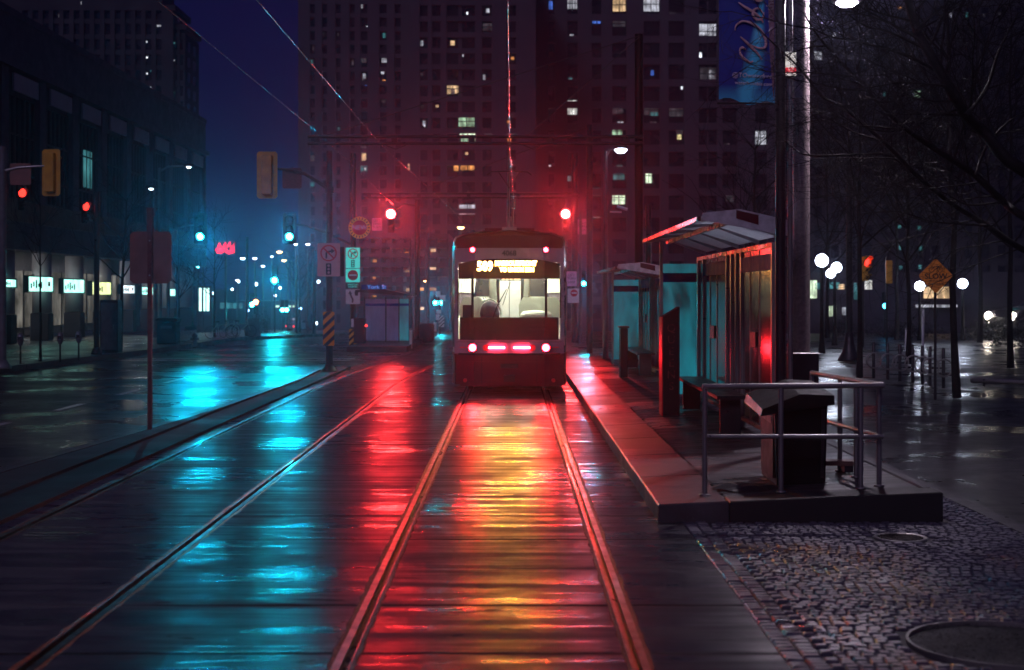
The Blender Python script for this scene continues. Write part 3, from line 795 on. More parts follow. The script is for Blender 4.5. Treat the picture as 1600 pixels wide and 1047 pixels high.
# ---------------- signal pole at the island nose (34 m)
d = 33.9; px_ = X(513.5, d)
sp = mast('signal_pole', 'dark signal pole on the island nose with pink no-turn sign and orange striped board', 'signal pole', px_, d, 5.28, .085, M['dsteel'], 0, .075, base=.2)
no_turn(sp, .54, .79, Z(406, d), pm('reddish_sign_sheet', (.62,.38,.38), .4, 0, .1, 3, .02), -.12)
mb = MB(); mb.bbox(.27,.36,-.1,.02,Z(432,d),Z(386,d),.01); mb.build('signal_side_box', M['black'], sp)
hazard(sp, .27, Z(540,d), Z(487,d), -.105)
rod(sp, 'mast_arm', [(-.0,-.02,Z(296,d)),(-.25,-.02,Z(285,d)),(-.6,-.02,Z(271,d)),(-1.0,-.02,Z(265,d)),(-1.35,-.02,Z(263,d))], [.05,.045,.04,.035,.03], M['dsteel'])
rod(sp, 'clamp', [(0,0,Z(302,d)),(0,0,Z(292,d))], .11, M['dsteel'], 12)
mb = MB(); mb.bbox(-.42+.3,.12+.12,-.03,.0,Z(460,d)-.0,Z(452,d),.004); 
signal('yellow backed signal turned away, hanging left of the pole with the pink no-turn sign', X(417.5,d)+.0, d-.06, Z(274,d), None, R(180), True, scale=.98)
t = thing('street_sign', 'faint reddish square sign back hanging on the arm beside the yellow signal', 'sign', (X(455,d), d, Z(278,d)))
mb = MB(); plate(mb, -.23,.23,-.25,.24,.04,.005,.03); mb.build('sign_plate', M['redpole'], t)
mb = MB(); mb.tube([(0,.0,.18),(0,.04,.26)], .015, 6); mb.build('hanger', M['dsteel'], t)

# ---------------- pole with NEW roundel and teal glowing sign stack (52 m)
d = 52.0; x0 = X(551,d)
np_ = mast('sign_pole', 'pole with the round yellow NEW sign and a teal lit stack of traffic signs', 'sign pole', x0, d, Z(240,d), .11, M['dsteel'], 0, .1)
mb = MB(); mb.disc_y(X(561.5,d)-x0, -.16, Z(356,d), .40, 32, .02); p = mb.build('roundel', pm('bright_yellow_sign', (.95,.72,.12), .4, 0, .05, 3, .02), np_)
mb = MB(); mb.disc_y(X(561.5,d)-x0, -.165, Z(356,d), .27, 32, .006); mb.build('red_disc', M['red'], p)
mb = MB()
for k in range(20):
    a = 2*math.pi*k/20; bar_y(mb, X(561.5,d)-x0+.30*math.cos(a), Z(356,d)+.30*math.sin(a), X(561.5,d)-x0+.38*math.cos(a), Z(356,d)+.38*math.sin(a), .035, -.161)
mb.build('tick_marks', M['ink'], p)
text('lettering', 'NEW', .24, em('lilac_lettering', (.8,.35,.7), .35), p, (X(561.5,d)-x0, -.172, Z(356,d)))
tealbg = pm('internally_lit_teal_sign', (.2,.6,.55), .3, 0, .1, 3, .02); _b = tealbg.node_tree.nodes['Principled BSDF']; _b.inputs['Emission Color'].default_value = (0,.75,.62,1); _b.inputs['Emission Strength'].default_value = .55  # green signal light on the signs, put in as teal colour and emission
SW = .52
def zz_(p): return Z(p, d)
no_turn(np_, SW, zz_(387)-zz_(419), (zz_(387)+zz_(419))/2, tealbg, -.13)
mb = MB(); plate(mb, -SW/2, SW/2, zz_(441), zz_(420), -.13); p = mb.build('no_entry_sign', tealbg, np_)
mb = MB(); mb.disc_y(0, -.135, zz_(430), .19, 24, .004); mb.build('red_disc', M['red'], p)
mb = MB(); bar_y(mb, -.13, zz_(430), .13, zz_(430), .05, -.136); mb.build('white_bar', M['white'], p)
mb = MB(); plate(mb, -SW/2, SW/2, zz_(451), zz_(442), -.13); p = mb.build('plate_sign', M['ink'], np_)
text('lettering', 'STREETCARS\nEXCEPTED', .075, tealbg, p, (0,-.135,zz_(446.5)), sx=.9)
mb = MB(); plate(mb, -SW/2, SW/2, zz_(475), zz_(452), -.13); p = mb.build('keep_right_sign', M['teal_sign'], np_)
mb = MB()
pts = [(-.02,zz_(473)),(-.0,zz_(468)),(-.06,zz_(463)),(-.1,zz_(458))]
for a, b in zip(pts, pts[1:]): bar_y(mb, a[0], a[1], b[0], b[1], .06, -.133, .002)
mb.prism([(-.17,zz_(459)),(-.03,zz_(459)),(-.1,zz_(454))], 'y', -.137, -.134); mb.prism([(.08,zz_(462)),(.18,zz_(462)),(.2,zz_(457)),(.18,zz_(454)),(.08,zz_(454)),(.06,zz_(457))], 'y', -.137, -.134)
mb.build('symbol', M['ink'], p)
hazard(np_, .28, zz_(540), zz_(514), -.13, mat=pm('yellow_board', (.75,.45,.06), .45, 0, .1, 4, .02))
mb = MB(); mb.bbox(-.06,.10,-.14,-.10,zz_(511),zz_(498),.01); mb.build('push_button_sign', M['white'], np_)
rod(np_, 'mast_arm', [(-.1,0,zz_(382)),(-.9,0,zz_(365)),(-1.7,0,zz_(353)),(-2.35,0,zz_(350))], [.05,.045,.04,.03], M['dsteel'])
t = signal('green lit signal on the long arm left of the round NEW sign', X(452,d), d-.1, Z(357,d), 2, 0, scale=1.0)
mb = MB(); p = thing('turn_sign', 'small lilac left lane notice beside the round NEW sign', 'sign', (X(588,d), d, Z(350,d)))
plate(mb, -.18,.18,-.24,.22,0,.006); q = mb.build('sign_plate', pm('lilac_sign', (.62,.4,.62), .4), p)
text('lettering', 'LEFT\nLANE\nTURN', .12, M['ink'], q, (0,-.003,0))
rod(p, 'bracket', [(-.1,.03,.1),(-.55,.03,-.05)], .012, M['dsteel'], 6)

# ---------------- red signals (55 m)
d = 55.0
rp = mast('signal_pole', 'plain dark pole right of the left red light, its arm carrying that light', 'signal pole', X(651,d), d, Z(312,d), .12, M['dsteel'], 0, .1)
rod(rp, 'mast_arm', [(0,0,Z(322,d)),(-.5,0,Z(318,d)),(X(612,d)-X(651,d),0,Z(330,d)-0.0)], .04, M['dsteel'])
signal('round red light glowing left of the tram, hung from an arm', X(610,d), d-.12, Z(346,d), 0, scale=.9, plate=False)
signal('round red light glowing above the right shoulder of the tram', X(882.5,d), d-.12, Z(346,d), 0, scale=.9, plate=False)
rp2 = mast('signal_pole', 'dark pole directly right of the tram holding red light and lilac notice', 'signal pole', X(897,d), d, Z(240,d), .13, M['dsteel'], ptop(3)*0+.0, .12)
rod(rp2, 'mast_arm', [(0,0,Z(305,d)),(X(882,d)-X(897,d),0,Z(300,d)),(X(882,d)-X(897,d),0,Z(322,d))], .03, M['dsteel'])
for (a, b, c, e, s_, lab) in ((902,342,916,366,'READ\nTURN\nSIGN','lilac notice with three short lines right of the red light'), (884,424,900,447,'LEFT\nTURN\nLANE','pale lilac notice low beside the right flank of the tram')):
    p = thing('notice_sign', lab, 'sign', (X((a+c)/2,d-.3), d-.3, Z((b+e)/2,d-.3)))
    mb = MB(); hw, hh = (c-a)/2*d/F, (e-b)/2*d/F; plate(mb, -hw, hw, -hh, hh); q = mb.build('sign_plate', bpy.data.materials['lilac_sign'], p)
    text('lettering', s_, .13, M['ink'], q, (0,-.003,0), sx=.9)
p = thing('no_entry_sign', 'small square no entry sign under the lower lilac notice beside the tram', 'sign', (X(896,d-.3), d-.3, Z(459,d-.3)))
mb = MB(); plate(mb, -.25,.25,-.35,.2); q = mb.build('sign_plate', M['white'], p)
mb = MB(); mb.disc_y(0,-.006,.03,.14,20,.005); mb.build('red_disc', M['red'], q)
mb = MB(); bar_y(mb,-.1,.03,.1,.03,.045,-.0065); mb.build('white_bar', M['white'], q)
signal('small green light low on the pole right of the tram', X(911,d-2), d-2, Z(443,d)+.17, 2, scale=.62, matlit=M['e_green'], plate=False)
mast('bollard_pole', 'slim grey pole close behind the right flank of the tram', 'pole', X(906,50), 50, Z(330,50)-.14, .05, M['pole'], .14)

# left kerb signal (52 m)
d = 52.0
gp = thing('signal_pole', 'grey pole with a curved arm holding the leftmost green light', 'signal pole', (X(262,d), d, .12))
mb = MB(); mb.cyl(0,0,0,Z(352,d)-.12,.07,.06); mb.build('shaft', M['pole'], gp)
rod(gp, 'mast_arm', [(0,0,Z(365,d)-.12),(.3,0,Z(357,d)-.12),(.7,0,Z(352,d)-.12),(1.1,0,Z(351,d)-.12)], .03, M['pole'])
signal('green lit signal farthest left, hung over the wet road', X(313,d), d-.1, Z(357,d), 2)

# ---------------- left near signal pole at the frame edge
d = 33.3
lp_ = mast('signal_pole', 'grey pole at the left kerb with a curved arm toward the yellow signal', 'signal pole', X(3,d), d, 5.2, .09, M['pole'], .12, .085, base=.2)
rod(lp_, 'mast_arm', [(0,0,Z(268,d)-.12),(.35,0,Z(262,d)-.12),(.75,0,Z(260,d)-.12),(1.1,0,Z(259,d)-.12)], [.04,.035,.03,.028], M['steel'])
signal('yellow signal seen from behind at the left edge, on a silver curved arm', X(81,d), d-.03, Z(270,d), None, R(165), True, scale=.96)
t = thing('street_sign', 'dull square sign back above the small red signal at left', 'sign', (X(31,d+2), d+2, Z(272,d+2)))
mb = MB(); plate(mb,-.26,.26,-.27,.27,0,.005,.03); mb.build('sign_plate', M['signback'], t)
rod(t, 'hanger', [(-.35,.04,-.0),(.1,.04,.05)], .012, M['dsteel'], 6)
signal('small signal turned aside with faint red glow, left of the yellow signal', X(33,d+2), d+2, Z(312,d+2), 0, R(48), False, scale=.55, plate=False, matlit=M['e_red_s'])
d = 41.4
kp = mast('signal_pole', 'dark pole beside the grey utility box on the left footway', 'signal pole', X(150,d), d, Z(300,d)-.12, .085, M['dsteel'], .12, .08, base=.16)
signal('signal turned sideways showing a red arrow on the dark pole by the utility box', X(134,d), d-.1, Z(333,d), 0, R(55), False, scale=.62, plate=False, matlit=M['e_red_s'])
t = thing('utility_box', 'tall grey utility cabinet standing against the dark pole', 'utility box', (X(172,42.5), 42.5, .12))
mb = MB(); mb.bbox(-.27,.27,-.2,.25,0,1.58,.02); mb.build('cabinet', M['dsteel'], t)
mb = MB(); mb.bbox(-.23,.23,-.215,-.2,.1,1.5,.005); mb.build('door', M['pole'], t)
mb = MB(); mb.box(.13,.16,-.235,-.215,.7,.85); mb.build('handle', M['steel'], t)
# ================================================================ OVERHEAD LINES AND POLES
def beam_pair(name, lab, x0, x1, y, z0, z1, group):
    t = thing(name, lab, 'gantry', ((x0+x1)/2, y, z0), 0, group); w_ = (x1-x0)/2
    for k, z in enumerate((0, z1-z0)):
        mb = MB(); mb.tube([(-w_,0,z),(w_,0,z)], .042, 8); mb.build('crossbeam', M['dsteel'], t)
    x = -w_+.15
    while x < w_-.1:
        mb = MB(); mb.box(x, x+.14, -.03, .03, -.02, z1-z0+.02); mb.build('spacer', M['dsteel'], t); x += 1.85
    for xx in (-1.9, 1.4):
        mb = MB(); mb.tube([(xx-(x0+x1)/2*0-.25,0,-.04),(xx,0,-.14),(xx+.25,0,-.04)], .014, 6); mb.build('insulator', M['dsteel'], t)
    return t
d = 34.0
beam_pair('wire_gantry', 'double crossbeam over both tracks, the nearer and higher one', X(480,d), X(1003,d), d, Z(224,d), Z(213.5,d), 'crossbeams holding the tram wires')
mast('catenary_pole', 'thick black pole rising behind the first shelter to the top of the picture', 'pole', X(998,d), d+.15, Z(52,d)-ptop(3), .10, M['black'], ptop(3.1))
d = 53.0
beam_pair('wire_gantry', 'double crossbeam farther off, just above the tram roof', X(567,d), X(905,d), d, Z(308.5,d), Z(302.5,d), 'crossbeams holding the tram wires')
d = 45.0
mast('catenary_pole', 'tall dark pole with the grey lamp post on its right, behind the red light', 'pole', X(920,d), d, Z(195,d), .10, M['dsteel'], 0)
mast('catenary_pole', 'short dark pole peeping over the second shelter roof', 'pole', X(1012,30), 39.5, Z(320,39.5)-.2, .08, M['dsteel'], .2) .location.x = X(1012,39.5)
def wire(lab, pts, r=.0085, group='overhead wires', sag=0):
    mb = MB()
    P = []
    for a, b in zip(pts, pts[1:]):
        for k in range(12):
            t = k/12; P.append((a[0]+(b[0]-a[0])*t, a[1]+(b[1]-a[1])*t, a[2]+(b[2]-a[2])*t - sag*4*t*(1-t)))
    P.append(pts[-1]); o = P[-1]
    mb.tube([(p[0]-o[0], p[1]-o[1], p[2]-o[2]) for p in P], r, 6)
    return tag(mb.build('overhead_wire', M['wire'], None, o), lab, 'wire', group)
M['wire'] = pm('wet_contact_wire', (.4,.36,.36), .22, 1.0, .2, 3, .3, 30)
M['gwire'] = pm('dark_guy_wire', (.03,.03,.03), .5, 0, .2, 3, .05)
wire('contact wire hanging over the tram, straight up the picture', [(-.045,2,5.5),(-.05,34,5.42),(.1,53,4.95)])
wire('contact wire of the empty left track, slanting up to the top left', [(-3.14,2,5.5),(-3.14,34,5.45),(-2.2,53,5.0),(-1.6,80,4.4)])
wire('thin red gleaming feeder wire far left of the contact wires', [(-4.55,2,5.6),(-4.55,34,5.65),(-4.4,70,4.9)], .007)
def guy(lab, a, b):
    o = wire(lab, [a, b], .012, 'guy wires of the crossbeams'); o.data.materials[0] = M['gwire']; o.name = 'guy_wire'
guy('long dark guy wire from the black pole top to the left end of the crossbeam', (X(998,34),34,Z(56,34)), (X(500,34),34,Z(214,34)))
guy('short dark guy wire from the black pole to the crossbeam above the tram', (X(998,34),34,Z(58,34)), (X(820,34),34,Z(214,34)))
guy('dark guy wire of the farther crossbeam ending above the left red light', (X(920,45),45,Z(198,45)), (X(640,53),53,Z(303,53)))

def street_lamp(lab, px, d, top, arm, mat, head=1.0, warm=False, group='street lamps down the avenue', lamp_r=.14, pole_r=.05, zb=None, polemat=None):
    zb = gz(d) if zb is None else zb
    h = Z(top, d) - zb
    t = thing('street_lamp', lab, 'street lamp', (X(px, d), d, zb), 0, group)
    rod(t, 'pole', [(0,0,0),(0,0,h*.5),(0,0,h)], [pole_r*1.3,pole_r*1.1,pole_r*.8], polemat or M['pole'], 8)
    if arm:
        rod(t, 'arm', [(0,0,h-.15),(arm*.3,0,h+.05),(arm,0,h+.08)], pole_r*.6, polemat or M['pole'], 6)
    s = 1 if arm >= 0 else -1; L_ = .42*head
    mb = MB(); mb.bbox(arm-L_/2, arm+L_/2, -.14*head, .14*head, h+.04, h+.04+.12*head, .02); hd = mb.build('lamp_head', M['dsteel'], t)
    mb = MB(); mb.lathe([(.001,-lamp_r*.55),(lamp_r*.6,-lamp_r*.45),(lamp_r,0),(lamp_r*.9,.03)], arm, 0, h+.03, 14); mb.build('lamp', mat, hd)
    return t
def lampmat(name, c, s): return em(name, c, s)
M['e_lamp2'] = em('soft_white_lamp', (.75,.82,1), 10)
# right, over the platform beyond the second shelter
street_lamp('grey lamp post with an oval white lamp, between tram and second shelter', 945, 37, 236, X(969,37)-X(945,37), M['e_lamp2'] if 'e_lamp2' in M else lampmat('soft_white_lamp',(.8,.85,1),12), .8, lamp_r=.17, zb=.18, pole_r=.06)
M['e_w2'] = bpy.data.materials['soft_white_lamp']
t = thing('security_camera', 'small white bracket pair on the grey lamp post beside the tower windows', 'bracket', (X(952,36.8), 36.8, Z(331,36.8)), 0)
mb = MB(); mb.tube([(0,0,0),(.30,0,-.01)], .022, 8); mb.build('arm', M['white'], t)
mb = MB(); mb.tube([(.18,0,.14),(.45,0,.06)], .04, 8); mb.build('body', M['white'], t)
# distant lamps, left
LAMPS = [
 ('white lamp on a tall grey mast, its arm reaching right over the left footway', 249,60,262,X(294,60)-X(249,60),'w',.10),
 ('lower white lamp on a grey mast left of the tall arm lamp', 241,58,296,-.15,'w',.10),
 ('white lamp just under the red neon sign', 384,120,404,-.3,'w',.22),
 ('slim lit lamp post right of the red neon sign', 397,130,404,0,'w2',.2),
 ('dim lamp post between the neon sign and the warm lamps', 410,150,416,0,'w2',.2),
 ('warm orange lamp, the higher of the two between the green lights', 449,150,394,-.9,'o',.28),
 ('warm orange lamp, the lower of the two between the green lights', 455,165,407,-.9,'o',.30),
 ('small white lamp left of the warm orange pair', 424,170,401,0,'w2',.18),
 ('lit lamp post right below the second green light', 461,110,382,0,'w2',.14),
 ('white lamp topping the dark post left of the pink sign', 480,95,382,0,'w2',.14),
 ('warm bright lamp close left of the pink signed pole', 505,180,440,-.7,'o',.26),
 ('small lamp over the teal glow of the far road', 370,150,438,0,'w2',.2),
 ('warm yellow lamp just above the left corner of the tram roof', 719,95,356,0,'o',.24),
 ('small amber lamp on the brown post left of the tram', 667,85,440,-.15,'o2',.08),
]
M['e_w'] = em('far_white_lamp', (.7,.88,1), 9); M['e_o'] = em('far_warm_lamp', (1,.50,.20), 12); M['e_o2'] = em('far_amber_lamp', (1,.45,.15), 20)
for lab, px, d, top, arm, k, r_ in LAMPS:
    street_lamp(lab, px, d, top, arm, M[{'w':'e_w','w2':'e_w2','o':'e_o','o2':'e_o2'}[k]], 1.0, lamp_r=r_, pole_r=.07)
# small faraway pinpoint lamps (each its own)
PIN = [(362,452,'w',200),(372,440,'w',190),(429,462,'w2',180),(386,485,'b',160),(468,482,'b',170),(474,475,'w2',175),(497,440,'w',160),(436,393,'w2',210),(316,412,'w',100),(309,415,'t',100),(330,458,'w',130),
       (493,505,'w2',150),(399,444,'w',140),(437,450,'w2',200)]
M['e_b'] = em('blue_far_lamp', (.3,.55,1), 16); M['e_t'] = em('teal_far_lamp', (.2,1,.9), 12)
words = ['beside the tall bright sign','above the tall bright sign','under the far green light','blue, low beside the dark bush','blue white, above the far car','above the far car, right of the blue one','left of the pink sign, lowest of its trio','above the warm pair','on the footway right of the arcade','teal, on the footway right of the arcade','right of the bright glass front','low, left of the striped orange board','under the red neon','faint, right of the far green light']
for (px, py, k, d), wd in zip(PIN, words):
    t = thing('street_lamp', 'tiny distant lamp '+wd, 'street lamp', (X(px,d), d, gz(d)), 0, 'tiny distant lamps')
    h = Z(py,d)-gz(d)
    rod(t, 'pole', [(0,0,0),(0,0,h)], .05, M['dsteel'], 6)
    mb = MB(); mb.ball(0,-.1,h,.17,10); mb.build('lamp', M['e_'+k], t)

# dark posts down the left avenue
for px, d, top, r_, lab in ((385,95,370,.09,'dark tall post nearest the red neon sign'),(463,98,400,.08,'dark post under the second green light'),(490,88,390,.12,'thick dark post left of the pink signed pole'),
        (640,70,372,.05,'thin post behind the far left shelter'),(667,85,355,.10,'brown lit post between the red light pole and the tram')):
    mast('street_post', lab, 'post', X(px,d), d, Z(top,d)-gz(d), r_, M['pole'] if px == 667 else M['dsteel'], None)
# far signals
def far_signal(lab, px, py, d, lit, mat, s, post=True):
    t = thing('traffic_signal', lab, 'traffic light', (X(px,d), d, gz(d)), 0, 'far traffic signals')
    zc = Z(py,d)-gz(d)
    if post: rod(t, 'post', [(.0,.1,0),(.0,.1,zc+.5*s)], .06, M['dsteel'], 6)
    mb = MB(); off = {0:-.31,2:.3}[lit]*s
    mb.bbox(-.15*s,.15*s,-.02,.16*s,zc+off-.48*s,zc+off+.48*s,.02); mb.build('housing', M['black'], t)
    mb = MB(); mb.tube([(0,-.03,zc),(0,-.06,zc),(0,-.08,zc)], [.15*s,.13*s,.05*s], 16); mb.build('lens', mat, t)
    if mat == M.get('e_green_f'): beam(t, (0,-.12,zc), (0,.65,.85), 1800, .15*s, 8, aim=(0,9,.6))
far_signal('green light far down the left road, under the warm lamps', 428, 438, 110, 2, M['e_green_f'] if 'e_green_f' in M else M.setdefault('e_green_f', em('far_green_lens', EGR, 80)), 1.5)
far_signal('left one of a pair of tiny green lights near the walking person', 440.5, 484, 140, 2, M.setdefault('e_green_g', em('faint_green_lens', EGR, 160)), 1.2)
far_signal('right one of a pair of tiny green lights near the walking person', 447, 484, 140, 2, M['e_green_g'], 1.2)
far_signal('dim red light left of the far green light', 399, 472, 110, 0, M.setdefault('e_or_f', em('far_orange_red_lens', (1,.12,.04), 60)), 1.2)
far_signal('left one of a pair of green lights just left of the tram', 679, 473, 120, 2, M['e_green_f'], 1.1)
far_signal('right one of a pair of green lights just left of the tram', 687, 473, 120, 2, M['e_green_f'], 1.1)
far_signal('faint teal light beside the dim red light', 393, 476, 125, 2, M['e_green_g'], 1.3)
d = 100
t = thing('sign_pole', 'pale signs with diagonal stripes under the green pair left of the tram', 'sign pole', (X(686,d), d, gz(d)))
mb = MB(); mb.cyl(0,.1,0,Z(455,d)-gz(d),.06); mb.build('post', M['dsteel'], t)
z0 = gz(d)
for a, b, c, e, nm in ((680,455,687,464,'top_sign'),(686,461,695,470,'square_sign'),(681,484,688,490,'small_sign'),(680,491,686,500,'lower_sign')):
    mb = MB(); plate(mb, X(a,d)-X(686,d), X(c,d)-X(686,d), Z(e,d)-z0, Z(b,d)-z0, -.02 if nm != 'square_sign' else -.05); mb.build(nm, M['teal_sign'], t)
q = thing('hazard_sign', 'tiny striped marker board left of the tram under the green pair', 'sign', (X(689,d), d-.1, Z(511,d)))
hazard(q, .36, 0, Z(493,d)-Z(511,d), 0, mat=M['white'])

# ================================================================ RIGHT SIDE
M['maroon_d'] = pm('very_dark_red_panel', (.012,.005,.007), .6, 0, .2, 3, 0, spec=.2)
def sz(x): return ptop(min(x, 3.5))
# guard railing
t = thing('guard_railing', 'low two rail steel railing around the near end of the platform', 'railing', (2.3, 11.95, .2))
def W(x, y, z): return (x-2.3, y-11.95, z-.2)
zt, zm = 1.085, .655
mb = MB(); mb.tube([W(1.60,11.95,zt-.01),W(3.12,11.95,zt)], .024, 10); mb.build('top_rail', M['steel'], t)
mb = MB(); mb.tube([W(3.12,11.95,zt),W(2.93,13.9,zt+.0)], .024, 10); mb.build('top_rail', M['steel'], t)
mb = MB(); mb.tube([W(1.62,11.95,zm),W(3.12,11.95,zm)], .02, 10); mb.build('middle_rail', M['steel'], t)
mb = MB(); mb.tube([W(3.10,11.97,zm),W(2.92,13.9,zm)], .02, 10); mb.build('middle_rail', M['steel'], t)
for x, y in ((1.62,11.95),(2.26,11.95),(2.93,11.95),(3.11,12.05),(3.06,12.65),(3.02,13.1),(2.93,13.9)):
    mb = MB(); mb.tube([W(x,y,sz(x)),W(x,y,zt-.02)], .022, 10); q = mb.build('post', M['steel'], t)
    mb = MB(); mb.lathe([(.045,0),(.045,.01),(.025,.015)], *W(x,y,sz(x)+.002), n=12); mb.build('foot_plate', M['steel'], q)
# litter bin with sloped lid
t = thing('litter_bin', 'big dark street bin with a sloped lid behind the railing', 'bin', (2.47, 12.35, .195))
mb = MB(); mb.prism([(-.17,0),(.25,0),(.27,.70),(-.19,.70)], 'y', 0, .74); mb.build('body', M['black'], t)
mb = MB(); mb.prism([(-.155,.06),(-.13,.06),(-.15,.66),(-.175,.66)], 'y', -.008, .0); mb.build('edge_trim', M['dsteel'], t); mb = MB(); mb.prism([(.21,.06),(.235,.06),(.25,.66),(.22,.66)], 'y', -.008, .0); mb.build('edge_trim', M['dsteel'], t)
mb = MB(); mb.prism([(.08,.05),(.66,.05),(.66,.62),(.08,.62)], 'x', -.192, -.176); mb.build('side_panel', M['maroon_d'], t)
mb = MB()
v = [(-.32,-.05,.60),(.32,-.05,.70),(.32,.82,.74),(-.32,.82,.66),(-.30,-.04,.66),(.02,-.04,.79),(.32,-.04,.78),(.30,.80,.86),(.05,.80,.87),(-.30,.80,.74)]
mb.add(v, [(0,1,2,3),(0,4,5,6,1),(1,6,7,2),(2,7,8,9,3),(3,9,4,0),(4,9,8,5),(5,8,7,6)]); mb.build('lid', M['black'], t)
mb = MB(); mb.prism([(.15,.52),(.60,.54),(.60,.60),(.15,.58)], 'x', -.196, -.178); mb.build('slot', M['ink'], t)
t = thing('timber_plank', 'reddish timber plank lying across blocks inside the railing', 'plank', (2.9, 13.0, .235))
mb = MB(); mb.box(-.22,.22,-.09,.09,.06,.10); mb.build('board', M['brown'], t)
for x in (-.16,.16):
    mb = MB(); mb.box(x-.04,x+.04,-.08,.08,0,.058); mb.build('block', M['dsteel'], t)
t = thing('asphalt_patch', 'crumpled dark patch of rubble at the foot of the bin', 'rubble patch', (2.05, 12.25, .18))
mb = MB(); rr = random.Random(9); n = 14
v = [(.34*math.cos(2*math.pi*i/n)*rr.uniform(.7,1.1), .22*math.sin(2*math.pi*i/n)*rr.uniform(.7,1.1), .0) for i in range(n)]
v += [(p[0]*.6, p[1]*.6, .03+rr.uniform(0,.02)) for p in v] + [(0,0,.045)]
mb.add(v, [(i,(i+1)%n,n+(i+1)%n,n+i) for i in range(n)]+[(n+i,n+(i+1)%n,2*n) for i in range(n)]); mb.build('patch', M['soil'], t)

# banner pole, stop pole, big pole
BX, BY = X(1218.5,14.8), 14.8
t = thing('banner_pole', 'dark slim pole in front of the shelter carrying the blue banner', 'pole', (BX, BY, .22))
mb = MB(); mb.cyl(0,0,0,6.4,.055,.05,16); mb.build('shaft', M['dsteel'], t)
mb = MB(); mb.lathe([(.11,0),(.11,.03),(.07,.06)], n=14); mb.build('base', M['dsteel'], t)
for z in (3.62, 6.1):
    mb = MB(); mb.tube([(0,0,z),(-.66,0,z)], .012, 8); mb.build('banner_arm', M['dsteel'], t)
mb = MB()
bk = thing('street_banner', 'blue street banner with pale script lettering on the slim pole', 'banner', (BX-.06, BY, .22))
m, nt_, bs, out = newmat('printed_blue_banner')
v_ = coords(nt_, (1,1,1)); sp_ = N(nt_, 'ShaderNodeSeparateXYZ'); nt_.links.new(v_, sp_.inputs[0])
# a printed pale-blue sweep: bright where x is close to a curve of z
zr = ramp(nt_, sp_.outputs[2], 3.75, 5.2, 0, 1); cx_ = math_(nt_, 'SUBTRACT', -.30, math_(nt_, 'MULTIPLY', math_(nt_, 'POWER', zr, .6), -.22))
dx_ = math_(nt_, 'SUBTRACT', sp_.outputs[0], cx_)
wd_ = ramp(nt_, zr, .05, .75, .15, .008)
beam_ = ramp(nt_, math_(nt_, 'ABSOLUTE', dx_), 0, .2, 1, 0); beam_.node.clamp = True
bm2 = ramp(nt_, math_(nt_, 'DIVIDE', math_(nt_, 'ABSOLUTE', dx_), wd_), .25, 1.0, 1, 0)
low = ramp(nt_, sp_.outputs[2], 3.62, 3.82, 1, 0)
f_ = math_(nt_, 'MAXIMUM', math_(nt_, 'MULTIPLY', bm2, ramp(nt_, zr, .7, .85, 1, 0)), math_(nt_, 'MULTIPLY', low, .8))
nt_.links.new(mixc(nt_, f_, (.008,.04,.34), (.08,.75,1.0)), bs.inputs['Base Color']); bs.inputs['Roughness'].default_value = .45
bs.inputs['Specular IOR Level'].default_value = .2
mb = MB(); nx, nz = 10, 16; v = []
for j in range(nz+1):
    for i in range(nx+1):
        u = i/nx; z = 3.66+2.42*j/nz
        x = -.58*(1-u); v.append((x + .0, .012*math.sin(z*4+u*3), z - .05*u*(1-j/nz)*1.2 + (.03*math.sin(u*9))*(1 if j == 0 else 0)))
mb.add(v, [(j*(nx+1)+i, j*(nx+1)+i+1, (j+1)*(nx+1)+i+1, (j+1)*(nx+1)+i) for j in range(nz) for i in range(nx)], 0, True)
bn = mb.build('banner_cloth', m, bk)
M['script'] = pm('pale_pink_print', (.8,.5,.5), .5); M['print'] = pm('white_print', (.9,.85,.9), .5)
M['pinkish'] = pm('dusty_pink_print', (.25,.14,.18), .5)
def bz(px, py): return (X(px,14.8)-(BX-.06), -.022, Z(py,14.8)-.22)
# script strokes of 'Wel' running up the banner
strokes = [[(1147,48),(1149,40),(1158,34),(1170,36),(1181,42),(1190,52),(1195,64),(1194,74),(1186,76),(1176,73),(1166,68)],
           [(1155,58),(1162,64),(1172,74),(1182,84),(1189,94)],
           [(1154,78),(1156,86),(1162,93),(1170,98),(1175,96)], [(1154,78),(1158,75),(1164,78)],
           [(1192,20),(1189,30),(1181,31),(1175,24),(1177,16),(1184,14),(1190,20)], [(1152,4),(1160,10),(1170,16),(1184,26),(1191,36)],
           [(1158,-8),(1170,-4),(1184,2),(1190,-2),(1188,-12),(1176,-20),(1160,-26)]]
for st_ in strokes:
    P = [Vector(bz(*p)) for p in st_]; Q = []
    for i in range(len(P)-1):
        p0 = P[max(0,i-1)]; p1 = P[i]; p2 = P[i+1]; p3 = P[min(len(P)-1,i+2)]
        for k in range(5):
            t_ = k/5; Q.append(.5*((2*p1)+(p2-p0)*t_+(2*p0-5*p1+4*p2-p3)*t_*t_+(3*p1-p0-3*p2+p3)*t_**3))
    Q.append(P[-1]); mb = MB(); n_ = len(Q)
    mb.tube(Q, [.006+.009*math.sin(math.pi*i/(n_-1)) for i in range(n_)], 6); mb.build('script_lettering', M['script'], bn)
text('lettering', 'to the', .11, M['print'], bn, bz(1202,16), rot=(R(90),R(-90),0))
text('lettering', '@TOwaterfront', .066, M['print'], bn, bz(1176,119), rot=(R(90),R(3),0))
text('lettering', 'waterfrontbia.com', .052, M['print'], bn, bz(1176,131), rot=(R(90),R(3),0))
mb = MB(); mb.prism([(-.075,4.9),(-.01,4.9),(-.01,3.62),(-.03,3.8),(-.06,4.2)], 'y', -.024, -.020); mb.build('side_print', M['pinkish'], bn)

